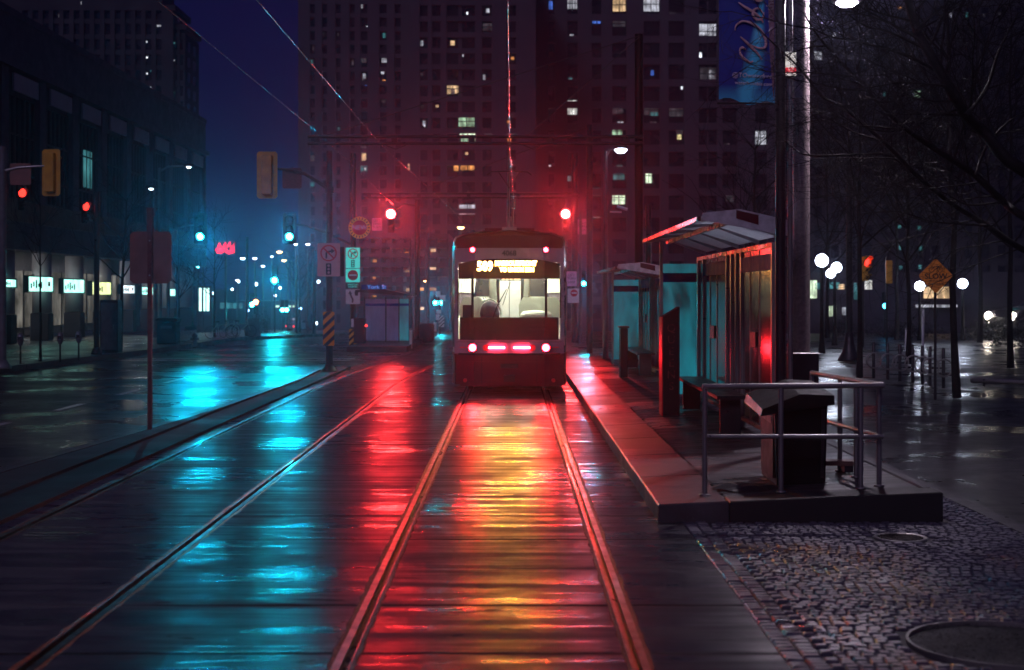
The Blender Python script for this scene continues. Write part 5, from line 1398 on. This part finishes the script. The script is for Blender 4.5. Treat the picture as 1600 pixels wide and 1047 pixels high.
mb = MB(); mb.box(.26, .33, .0, Lb, 4.27, 5.0); mb.build('brown_band', M['brown'], t)
y = .9
while y < Lb-3:
    mb = MB(); mb.box(.285, .36, y+.1, y+2.6, 8.75, 9.35); y += 3.9; mb.build('stone_tablet', M['col'], t)
# upper windows
y = .75; k = 0
while y < Lb-3:
    mb = MB(); mb.box(.01, .05, y, y+3.05, 5.05, 8.7); wn = mb.build('window', M['dglass'], t)
    mb = MB()
    for q in range(7): mb.box(.055, .12, y+q*.5, y+q*.5+.06, 5.05, 8.7)
    for z in (5.05, 5.9, 7.3, 8.64): mb.box(.056, .11, y+.07, y+3.0, z, z+.06)
    mb.build('window_frame', M['mull'], wn)
    y += 3.9; k += 1
mb = MB(); mb.box(.06, .10, 21.5, 22.6, 6.1, 7.6); mb.build('lit_window', LM['t'], t)
for yc in range(50, 80, 4):
    yl = yc-YB0
    mb = MB(); mb.lathe([(.36,1.05),(.36,3.3)], -.45, yl, 0, 20); c_ = mb.build('column', M['col'], t)
    mb = MB(); mb.bbox(-.80,-.10,yl-.3,yl+.3,.0,1.04,.02); mb.build('pedestal', M['stone_d'], c_)
# shopfronts: glazing and lit interior patches
M['shop'] = litmat('dim_shop_interior', (.8,.75,.65), .16)
for y0, y1, k in ((12.5,16.2,0),(17,21,1),(22,25.6,0),(26.5,31,1),(32,36,0),(37,42,0)):
    mb = MB(); mb.box(SX-.01, SX+.03, y0, y1, .35, 2.75); s_ = mb.build('shop_window', M['shop'], t)
    mb = MB()
    for q in range(4): mb.box(SX+.035, SX+.09, y0+(y1-y0)*q/3-.04, y0+(y1-y0)*q/3+.04, .0, 2.8)
    mb.box(SX+.035, SX+.08, y0+.05, y1-.05, .3, .36); mb.build('window_frame', M['mull'], s_)
SGX = FXp+.05
def slab_at(px): # y on the sign line for a picture column
    return -SGX*F/(799-px)
for a, b, c, e, k, lab in ((2,21,437,448,'bright teal white shop sign cut by the left kerb pole','T'),(40,79,433,455,'T','widest lit shop sign with a red mark, second from the left'),(95,128,437,457,'T','lit shop sign with dark scribbles, third from the left'),
        (140,170,441,460,'Y2','pale yellow lit shop sign behind the dark signal pole'),(187,207,446,458,'T2','small white sign with dark heart shapes right of the bare tree'),(218,240,449,460,'T','short teal white sign behind the red sign post'),(262,271,452,462,'T','smallest lit sign at the far end of the arcade')):
    if a == 2: k, lab = 'T', 'bright teal white shop sign cut by the left kerb pole'
    y0, y1 = slab_at(a), slab_at(b); ym_ = (y0+y1)/2
    x = SGX
    zt_, zb_ = Z(c,ym_), Z(e,ym_)
    s = thing('shop_sign', lab, 'shop sign', (x-.1, y0, zb_), 0, 'lit shop signs along the arcade')
    mt = {'T': M.setdefault('e_sign', em('teal_white_signbox', (.42,1,.85), 2.0, .25, 2)), 'Y2': M.setdefault('e_signy', em('yellow_signbox', (.9,1,.45), 1.5, .2, 2)), 'T2': M.setdefault('e_sign2', em('white_signbox', (.8,.95,1), 1.6, .3, 2))}[k]
    mb = MB(); mb.box(0, .16, 0, y1-y0, 0, zt_-zb_); sb = mb.build('lightbox', mt, s)
    mb = MB(); mb.box(-.0, .20, -.05, -.001, -.05, zt_-zb_+.05); mb.box(-.0, .20, y1-y0+.001, y1-y0+.05, -.05, zt_-zb_+.05); mb.box(0, .20, -.001, y1-y0+.001, zt_-zb_+.001, zt_-zb_+.05); mb.build('frame', M['teal_frame'] if 'teal_frame' in M else M.setdefault('teal_frame', pm('dark_teal_frame', (.02,.12,.12), .4)), s)
    if b-a > 15:
        for q in range(5):
            yy = (y1-y0)*(.1+.1*q); mb = MB(); mb.box(.162, .172, yy, yy+(y1-y0)*.05, (zt_-zb_)*(.2+.1*(q%2)), (zt_-zb_)*(.55+.12*(q%3))); mb.build('dark_mark', M['ink'], sb)
        if a in (40, 187):
            mb = MB(); mb.box(.162, .172, (y1-y0)*.8, (y1-y0)*.88, (zt_-zb_)*.35, (zt_-zb_)*.7); mb.build('red_mark', M['red'], sb)
# arcade ceiling lamps
for k, yc in enumerate((52,56,60,64,68,72)):
    s = thing('ceiling_lamp', ['nearest','second','third','fourth','fifth','last'][k]+' round lamp in the arcade ceiling counting from the left edge', 'ceiling lamp', (FXp-1.3, yc, 3.66), 0, 'round lamps in the arcade ceiling')
    mb = MB(); mb.lathe([(.001,-.03),(.15,-.03),(.17,0)], n=14); mb.build('diffuser', M.setdefault('e_arc', em('arcade_lamp', (.95,.92,.9), 110)), s)
    mb = MB(); mb.lathe([(.17,-.02),(.21,-.02),(.21,.005),(.17,.005)], n=14); mb.build('ring', M['steel'], s)

# ================================================================ TREES
def limb(mb, pts, r0, r1, n=7):
    P = [Vector(p) for p in pts]; Q = []
    for i in range(len(P)-1):
        p0 = P[max(0,i-1)]; p1 = P[i]; p2 = P[i+1]; p3 = P[min(len(P)-1,i+2)]
        for k in range(4):
            t_ = k/4; Q.append(.5*((2*p1)+(p2-p0)*t_+(2*p0-5*p1+4*p2-p3)*t_*t_+(3*p1-p0-3*p2+p3)*t_**3))
    Q.append(P[-1]); m = len(Q)
    mb.tube(Q, [r0+(r1-r0)*i/(m-1) for i in range(m)], n, 0, True); return Q
def grow(mb, p, dv, ln, r, depth, rg, up=.15, kink=.35):
    n = 5; pts = [p.copy()]; v = dv.normalized()
    for i in range(n):
        v = (v + Vector((rg.uniform(-1,1), rg.uniform(-1,1), rg.uniform(-1,1)))*kink*.5 + Vector((0,0,up*.3))).normalized()
        pts.append(pts[-1] + v*ln/n)
    mb.tube(pts, [r*(1-.13*i) for i in range(n+1)], 4 if r < .02 else 6, 0, False)
    if depth > 0:
        for i in range(2 if r > .006 else 1, n+1):
            for _ in range(1 if rg.random() < .75 else 2):
                b = (pts[i]-pts[i-1]).normalized()
                s_ = b.cross(Vector((rg.uniform(-1,1), rg.uniform(-1,1), rg.uniform(-1,1)))).normalized()
                grow(mb, pts[i], b*.75+s_*rg.uniform(.5,1.0), ln*rg.uniform(.45,.7), r*.5, depth-1, rg, up, kink)
def bare_tree(lab, x, y, h, r, seed, lean=(0,0), crown0=.35, depth=3, spread=.55, group='bare street trees'):
    rg = random.Random(seed); zb = gz(y)
    t = thing('bare_tree', lab, 'tree', (x, y, zb), 0, group)
    mb = MB(); P = []
    for i in range(9):
        u = i/8; P.append(Vector((lean[0]*u+rg.uniform(-.03,.03)*h*.12*(i>0), lean[1]*u, h*u*.9)))
    mb.tube(P, [r*(1.25 if i == 0 else 1-.09*i) for i in range(9)], 8); mb.build('trunk', M['bark'], t)
    mb = MB()
    for i in range(3, 9):
        if i/8 < crown0: continue
        for k in range(3 if i < 8 else 4):
            a = rg.uniform(0, 6.283); dv = Vector((math.cos(a), math.sin(a), rg.uniform(.5,1.3)))
            grow(mb, P[i], dv, h*spread*(1.15-.6*i/8)*rg.uniform(.7,1.1), r*.42*(1.1-.5*i/8), depth-(0 if i%2 else 1)+0, rg)
    mb.build('branches', M['bark'], t); return t
bare_tree('thin bare sapling second from the left edge, beside a parking meter', X(62,37), 37, 4.6, .04, 11, crown0=.6, depth=2, spread=.4)
bare_tree('bare sapling forking low just right of the utility box', X(186,43), 43, 5.2, .07, 12, (.2,0), crown0=.45, depth=2, spread=.4)
bare_tree('bare tree right of the red sign post near the bin', X(278,55), 55, 5.0, .05, 13, crown0=.35, depth=2, spread=.4)
bare_tree('slender bare tree close left of the parked bicycles', X(334,60), 60, 5.2, .05, 14, crown0=.35, depth=2, spread=.4)
bare_tree('slim bare tree by the walking person, under the green pair', X(473,120), 118, 6.5, .1, 16, crown0=.3, depth=2)
bare_tree('straight bare tree just right of the flared lamp column', X(1342,31.8), 31.8, 8.5, .065, 21, crown0=.25, spread=.42)
bare_tree('bare tree directly right of the SLOW sign', X(1494,25.5), 25.5, 9.0, .07, 22, (-.2,0), crown0=.3, spread=.45)
bare_tree('bare tree behind the cycle stands', X(1418,38), 38, 8.0, .07, 23, crown0=.3, spread=.45)
bare_tree('dark bare tree between the tower windows left of the SLOW sign', X(1400,60), 60, 11, .09, 24, crown0=.3, spread=.45, depth=2)
bare_tree('bare tree farther back behind the right globe lamp', X(1530,55), 55, 11, .10, 25, crown0=.25, spread=.5, depth=2)
bare_tree('bare tree near the right frame edge behind the low rail', X(1578,36), 36, 9, .08, 26, crown0=.25, spread=.5)
bare_tree('bare tree rising behind the nearest shelter roof', X(1178,48), 48, 7.5, .08, 27, crown0=.35, spread=.38, depth=2)
bare_tree('bare tree far behind the thick pole', X(1292,70), 70, 10, .10, 28, crown0=.3, spread=.5, depth=2)
# the near tree whose limbs reach in from the right
t = thing('bare_tree', 'big wet bare tree outside the right edge, its long limbs reaching into the upper right', 'tree', (6.15, 14.0, 0))
def TP(px, py, d): return Vector((X(px,d)-6.15, d-14.0, Z(py,d)))
mb = MB(); limb(mb, [(0,0,0),(.03,0,1.2),(-.04,0,2.2),(-.05,0,3.0)], .17, .12, 10)
limb(mb, [(-.05,0,2.9),(.3,.2,4.0),(.7,.5,5.4),(.8,.8,7)], .10, .04, 8); mb.build('trunk', M['bark'], t)
mb = MB(); rg = random.Random(5)
base = Vector((-.04,0,2.0)); base2 = Vector((-.05,0,2.7))
LIMBS = [([(1600,268),(1539,208),(1508,180),(1482,135),(1454,88),(1432,47),(1416,-5),(1400,-60)], 12.4, .062, .03, base2),
         ([(1610,345),(1567,315),(1523,274),(1476,243),(1416,202),(1372,161),(1334,120),(1278,57),(1255,20)], 12.8, .042, .008, base),
         ([(1620,400),(1540,352),(1486,318),(1435,277),(1378,220),(1315,167),(1284,151),(1246,104),(1199,60),(1170,30)], 13.2, .034, .004, base)]
SUB = [([(1460,110),(1404,82),(1341,66),(1296,57),(1262,40)], 12.5, .018, .005), ([(1445,76),(1388,50),(1353,41),(1320,20)], 12.3, .016, .005),
       ([(1435,277),(1388,243),(1341,241),(1265,243),(1237,230),(1215,211)], 13.1, .014, .004), ([(1482,135),(1451,132),(1416,142),(1385,160),(1350,150)], 12.2, .014, .004),
       ([(1416,202),(1380,205),(1340,195),(1300,170)], 12.7, .012, .004), ([(1378,220),(1330,205),(1280,175),(1250,150)], 13.3, .010, .003), ([(1432,47),(1460,20),(1500,-10)], 12.3, .018, .008),
       ([(1508,180),(1540,140),(1560,80),(1590,20)], 12.2, .02, .006), ([(1523,274),(1540,230),(1575,190),(1610,170)], 12.7, .014, .005), ([(1334,120),(1345,80),(1338,30),(1342,-10)], 12.9, .010, .004),
       ([(1540,352),(1500,350),(1450,345),(1400,330),(1340,335)], 13.3, .014, .004), ([(1567,315),(1510,320),(1470,300),(1420,310)], 12.8, .012, .004)]
for pts, d, r0, r1, bs_ in LIMBS:
    P = [bs_] + [TP(a, b, d+.25*math.sin(i*1.3)) for i, (a, b) in enumerate(pts)]
    Q = limb(mb, P, r0, r1)
    for i in range(5, len(Q)-1):
        if rg.random() < .6 and Q[i].x+6.15 > X(1262,13):
            b = (Q[i+1]-Q[i-1]).normalized(); s_ = b.cross(Vector((rg.uniform(-.4,.4), 1, rg.uniform(-.4,.4)))).normalized()*rg.choice((-1,1))
            grow(mb, Q[i], b*.8+s_*.8, rg.uniform(.5,1.1), r0*.22, 2, rg, .05, .3)
for pts, d, r0, r1 in SUB:
    P = [TP(a, b, d+.12*math.sin(i*1.7)) for i, (a, b) in enumerate(pts)]
    Q = limb(mb, P, r0, r1, 6)
    for i in range(2, len(Q)-1, 1):
        if rg.random() < .6 and Q[i].x+6.15 > X(1262,13):
            b = (Q[i+1]-Q[i-1]).normalized(); s_ = b.cross(Vector((rg.uniform(-.5,.5), 1, rg.uniform(-.5,.5)))).normalized()*rg.choice((-1,1))
            grow(mb, Q[i], b*.8+s_*.8, rg.uniform(.3,.8), r0*.35, 2, rg, .03, .3)
mb.build('branches', M['bark'], t)

# hedges, low planting at the right middle distance
def shrub(lab, x, y, w_, h, seed, name='shrub'):
    rg = random.Random(seed); mb = MB(); zb = gz(y)
    for _ in range(900):
        a = rg.uniform(0,6.283); u = rg.random(); e = rg.uniform(0,1)
        rx = w_*(.55+.45*math.sin(a*3+seed)*.3)*math.sqrt(u); px_, pz = rx*math.cos(a), h*e*(1-.5*u)*rg.uniform(.7,1.1); py_ = rx*math.sin(a)*.5
        s_ = rg.uniform(.03,.09); v1 = Vector((rg.uniform(-1,1),rg.uniform(-1,1),rg.uniform(-1,1))).normalized()*s_; v2 = Vector((rg.uniform(-1,1),rg.uniform(-1,1),rg.uniform(-1,1))).normalized()*s_*.6
        c = Vector((px_,py_,pz+.03)); mb.add([c-v1,c-v2,c+v1,c+v2], [(0,1,2,3)])
    return tag(mb.build(name, M['leaf'], None, (x,y,zb)), lab, 'shrub', 'dark shrubs')
M['leaf'] = pm('dark_wet_leaves', (.03,.035,.03), .4, 0, .5, 3, 0)
shrub('dark shrub under the green lit shop window at right', X(1310,75), 75, 1.9, 1.2, 1)
shrub('wide dark shrub behind the cycle stands', X(1420,70), 70, 2.6, 1.0, 2)
shrub('dark shrub below the twin car headlights', X(1550,60), 60, 2.4, 1.0, 3)
shrub('dark bush beside the far left road left of the person', X(408,100), 100, 1.1, 2.2, 4)
shrub('long dark planting right of the flared lamp column', X(1380,90), 90, 3.5, 1.1, 5)
shrub('dark shrub at the right frame edge', X(1595,50), 50, 2.0, 1.1, 6)

# ================================================================ SMALL THINGS
def meter(lab, px, d):
    t = thing('parking_meter', lab, 'parking meter', (X(px,d), d, .12), 0, 'parking meters on the left kerb')
    mb = MB(); mb.cyl(0,0,0,.46,.025,.022,8); mb.build('post', M['dsteel'], t)
    mb = MB(); mb.lathe([(.02,.44),(.06,.50),(.085,.60),(.08,.70),(.05,.76),(.001,.78)], n=12); h_ = mb.build('meter_head', M['pole'], t)
    mb = MB(); mb.box(-.04,.04,-.088,-.07,.60,.68); mb.build('display', M['dglass'], h_)
meter('parking meter nearest the left edge, by the thin sapling', 31, 35.5); meter('parking meter between sapling and second column', 93, 36.5); meter('parking meter left of the dark signal pole', 122, 37.5)
t = thing('litter_bin', 'dark boxy street bin behind the red sign post on the left footway', 'bin', (X(262,50), 50, .12))
mb = MB(); mb.bbox(-.34,.34,-.3,.3,0,.78,.03); mb.build('body', M['black'], t); mb = MB(); mb.bbox(-.38,.38,-.34,.34,.781,.92,.04); mb.build('lid', M['dsteel'], t)
mb = MB(); mb.box(-.2,.2,-.306,-.301,.55,.65); mb.build('slot', M['pole'], t)
t = thing('hydrant', 'pale fire hydrant on the left footway beside the road', 'hydrant', (X(298,47), 47.5, .12))
mb = MB(); mb.lathe([(.12,0),(.12,.05),(.08,.06),(.08,.33),(.10,.34),(.10,.37),(.06,.43),(.02,.46)], n=14); mb.build('barrel', M['pole'], t)
for s in (-1, 1):
    mb = MB(); mb.tube([(s*.07,0,.26),(s*.14,0,.26)], .045, 10); mb.build('outlet', M['pole'], t)
def bicycle(lab, x, y, rz, sc_=1.0):
    t = thing('bicycle', lab, 'bicycle', (x, y, .12+gz(y)), rz, 'bicycles parked on the left footway'); s = sc_
    for xx in (-.52, .52):
        mb = MB(); mb.tube([(xx*s+.33*s*math.cos(2*math.pi*k/20), 0, .34*s+.33*s*math.sin(2*math.pi*k/20)) for k in range(21)], .016*s, 6, 0, False)
        for k in range(8): a = math.pi*k/8; mb.tube([(xx*s-.32*s*math.cos(a),0,.34*s-.32*s*math.sin(a)),(xx*s+.32*s*math.cos(a),0,.34*s+.32*s*math.sin(a))], .003*s, 4)
        mb.build('wheel', M['black'], t)
    mb = MB()
    for a, b in (((-.52,.34),(-.12,.34)),((-.12,.34),(-.22,.85)),((-.18,.72),(.36,.76)),((-.12,.34),(.36,.70)),((-.52,.34),(-.20,.78)),((.52,.34),(.34,.90))): mb.tube([(a[0]*s,0,a[1]*s),(b[0]*s,0,b[1]*s)], .017*s, 6)
    mb.build('frame', M['steel'], t)
    mb = MB(); mb.tube([(.34*s,-.25*s,.95*s),(.34*s,0,.92*s),(.34*s,.25*s,.95*s)], .014*s, 6); mb.build('handlebar', M['dsteel'], t)
    mb = MB(); mb.prism([(-.34*s,.86*s),(-.10*s,.88*s),(-.10*s,.92*s),(-.34*s,.93*s)], 'y', -.05*s, .05*s); mb.build('saddle', M['black'], t)
bicycle('first of the dark bicycles parked left of the far bush, nearest the hydrant', X(345,56), 56, R(10), .75); bicycle('middle dark bicycle of the row on the left footway', X(358,58), 58, R(60), .75)
bicycle('last dark bicycle of the row, next to the leaning board', X(376,60), 60, R(20), .75)
t = thing('sandwich_board', 'pale folding board standing at the far end of the left footway', 'sandwich board', (X(394,66), 66, gz(66)+.12), R(35))
for s in (-1, 1):
    mb = MB(); v = [(-.3,s*.25,0),(.3,s*.25,0),(.3,s*.02,.85),(-.3,s*.02,.85)]; v += [(a,b-s*.03,c) for a,b,c in v]
    mb.add(v, [(0,1,2,3),(7,6,5,4),(0,4,5,1),(1,5,6,2),(2,6,7,3),(3,7,4,0)]); mb.build('board', M['pole'], t)

# walking person, small, crossing far down the left road
d = 165
t = thing('person', 'dark clothed person walking across the far bright crossing', 'person', (X(443,d), d, gz(d)))
me = bpy.data.meshes.new('person'); 
jn = {'pel':(0,0,.95),'sp':(.02,0,1.2),'ch':(.04,0,1.38),'nk':(.05,0,1.52),'hd':(.07,0,1.62),'ht':(.07,0,1.74),
      'hl':(.0,-.09,.90),'kl':(.16,-.09,.50),'al':(.10,-.09,.08),'tl':(.24,-.09,.03),'hr':(0,.09,.90),'kr':(-.04,.09,.50),'ar':(-.30,.09,.12),'tr':(-.18,.09,.03),
      'sl':(.04,-.19,1.42),'el':(-.06,-.24,1.15),'wl':(.04,-.25,.92),'sr':(.04,.19,1.42),'er':(.10,.24,1.15),'wr':(.30,.23,1.02)}
rad = {'pel':.14,'sp':.13,'ch':.15,'nk':.06,'hd':.10,'ht':.07,'hl':.10,'kl':.065,'al':.045,'tl':.04,'hr':.10,'kr':.065,'ar':.045,'tr':.04,'sl':.075,'el':.05,'wl':.04,'sr':.075,'er':.05,'wr':.04}
ks = list(jn); E = [('pel','sp'),('sp','ch'),('ch','nk'),('nk','hd'),('hd','ht'),('pel','hl'),('hl','kl'),('kl','al'),('al','tl'),('pel','hr'),('hr','kr'),('kr','ar'),('ar','tr'),('ch','sl'),('sl','el'),('el','wl'),('ch','sr'),('sr','er'),('er','wr')]
me.from_pydata([jn[k] for k in ks], [(ks.index(a), ks.index(b)) for a, b in E], [])
body_o = bpy.data.objects.new('body', me); COL.objects.link(body_o); body_o.parent = t; me.materials.append(M['black'])
md = body_o.modifiers.new('skin', 'SKIN')
for i, k in enumerate(ks): me.skin_vertices[0].data[i].radius = (rad[k], rad[k])
me.skin_vertices[0].data[0].use_root = True
body_o.modifiers.new('sub', 'SUBSURF').levels = 1

def car(lab, x, y, rz, front=True, paint=None):
    t = thing('car', lab, 'car', (x, y, gz(y)), rz, None)
    mb = MB(); pr = [(-2.1,.35),(-2.15,.65),(-2.0,.85),(-1.1,.95),(-.55,1.38),(.85,1.42),(1.55,1.0),(2.1,.92),(2.15,.6),(2.1,.35)]
    n = len(pr); v = []
    for yy, sx in ((-.86,0),(-.80,.0),(.80,.0),(.86,0)):
        for a, b in pr: v.append((a*(.97 if abs(yy) > .85 else 1), yy*(.82 if b > 1.1 else 1), b-(.02 if abs(yy) > .85 else 0)))
    fs = [tuple(range(n)), tuple(reversed(range(3*n,4*n)))]
    for a in range(3):
        for k in range(n): j = (k+1) % n; fs.append((a*n+k, (a+1)*n+k, (a+1)*n+j, a*n+j))
    mb.add(v, fs); mb.build('body', paint or M['dsteel'], t)
    mb = MB(); mb.prism([(-1.0,.98),(-.5,1.32),(.8,1.36),(1.4,1.02)], 'y', -.80, .80); mb.build('window', M['dglass'], t)
    for xx in (-1.3, 1.35):
        for yy in (-.88, .72):
            mb = MB(); mb.tube([(xx,yy,.32),(xx,yy+.16,.32)], .32, 16); mb.build('wheel', M['black'], t)
    for s in (-.62, .62):
        mb = MB(); mb.ball(-2.13,s,.68,.11,10); mb.build('headlight' if front else 'tail_light', M['e_head'] if front else M['e_red_s'], t)
    return t
d = 60
van = car('dark high van with twin bright headlights at the far right', X(1556,d)+3.3, d+.7, R(12)); van['category'] = 'van'; van.scale = (1.5,1.5,1.5)
car('pale car with a red tail light on the far road behind the dark posts', X(469,175), 175, R(60), False, M['wpaint'])
# green street name plate and posts at right
d = 60
t = thing('street_name_sign', 'green lit street name plate cut by the right frame edge', 'sign', (X(1578,d), d, gz(d)))
mb = MB(); mb.cyl(0,0,0,Z(470,d)-gz(d),.06); mb.build('post', M['pole'], t)
mb = MB(); mb.bbox(.05,.9,-.04,.04,Z(496,d)-gz(d),Z(482,d)-gz(d),.01); sg = mb.build('name_plate', em('green_sign_glow', (.0,.35,.33), .35), t)
text('lettering', 'ST Q', .22, em('green_sign_letters', (.2,.9,.8), .5), sg, (.45,-.045,Z(489,d)-gz(d)))
d = 50
signal('dim signal with a small red light hidden among bare branches right of the thick pole', X(1352,d), d, Z(420,d), 0, R(40), True, scale=.9, plate=False, matlit=M['e_red_s'])
p_ = mast('signal_pole', 'dark pole among the branches holding the dim red signal', 'signal pole', X(1350,d), d+.3, 2.6, .06, M['dsteel'], 0)
signal('narrow yellow signal seen edge on left of the SLOW sign', X(1388,d), d, Z(425,d), None, R(170), True, scale=.85, plate=False)
mast('signal_pole', 'dark pole carrying the narrow yellow signal', 'signal pole', X(1388,d), d+.3, 3.2, .05, M['dsteel'], 0)
far_signal('tiny blue green signal low behind the cycle stands', 1382, 478, 80, 2, em('blue_green_lens', (.05,.5,1), 14), 1.0)
for px, py, d_, h_, lab in ((1441,552,45,1.4,'pale thin post behind the cycle stands left of the SLOW post'),(1415,549,47,.7,'short bluish post left of the pale thin post')):
    t = thing('marker_post', lab, 'post', (X(px,d_), d_, 0)); mb = MB(); mb.cyl(0,0,0,h_,.045,.04,8); mb.build('shaft', M['white'], t); mb = MB(); mb.lathe([(.04,h_),(.05,h_+.04),(.001,h_+.07)], n=8); mb.build('cap', M['steel'], t)
# ================================================================ HAZE
mb = MB(); mb.box(-190, 190, -12, 330, -8, 62)
hz = mb.build('haze', [], None); hz['kind'] = 'stuff'
m = bpy.data.materials.new('night_haze'); m.use_nodes = True; nt = m.node_tree; nt.nodes.clear()
out = nt.nodes.new('ShaderNodeOutputMaterial'); pv = nt.nodes.new('ShaderNodeVolumePrincipled')
pv.inputs['Color'].default_value = (.66,.70,1,1); pv.inputs['Density'].default_value = .00075; pv.inputs['Anisotropy'].default_value = .91
nt.links.new(pv.outputs[0], out.inputs['Volume'])
hz.data.materials.append(m)
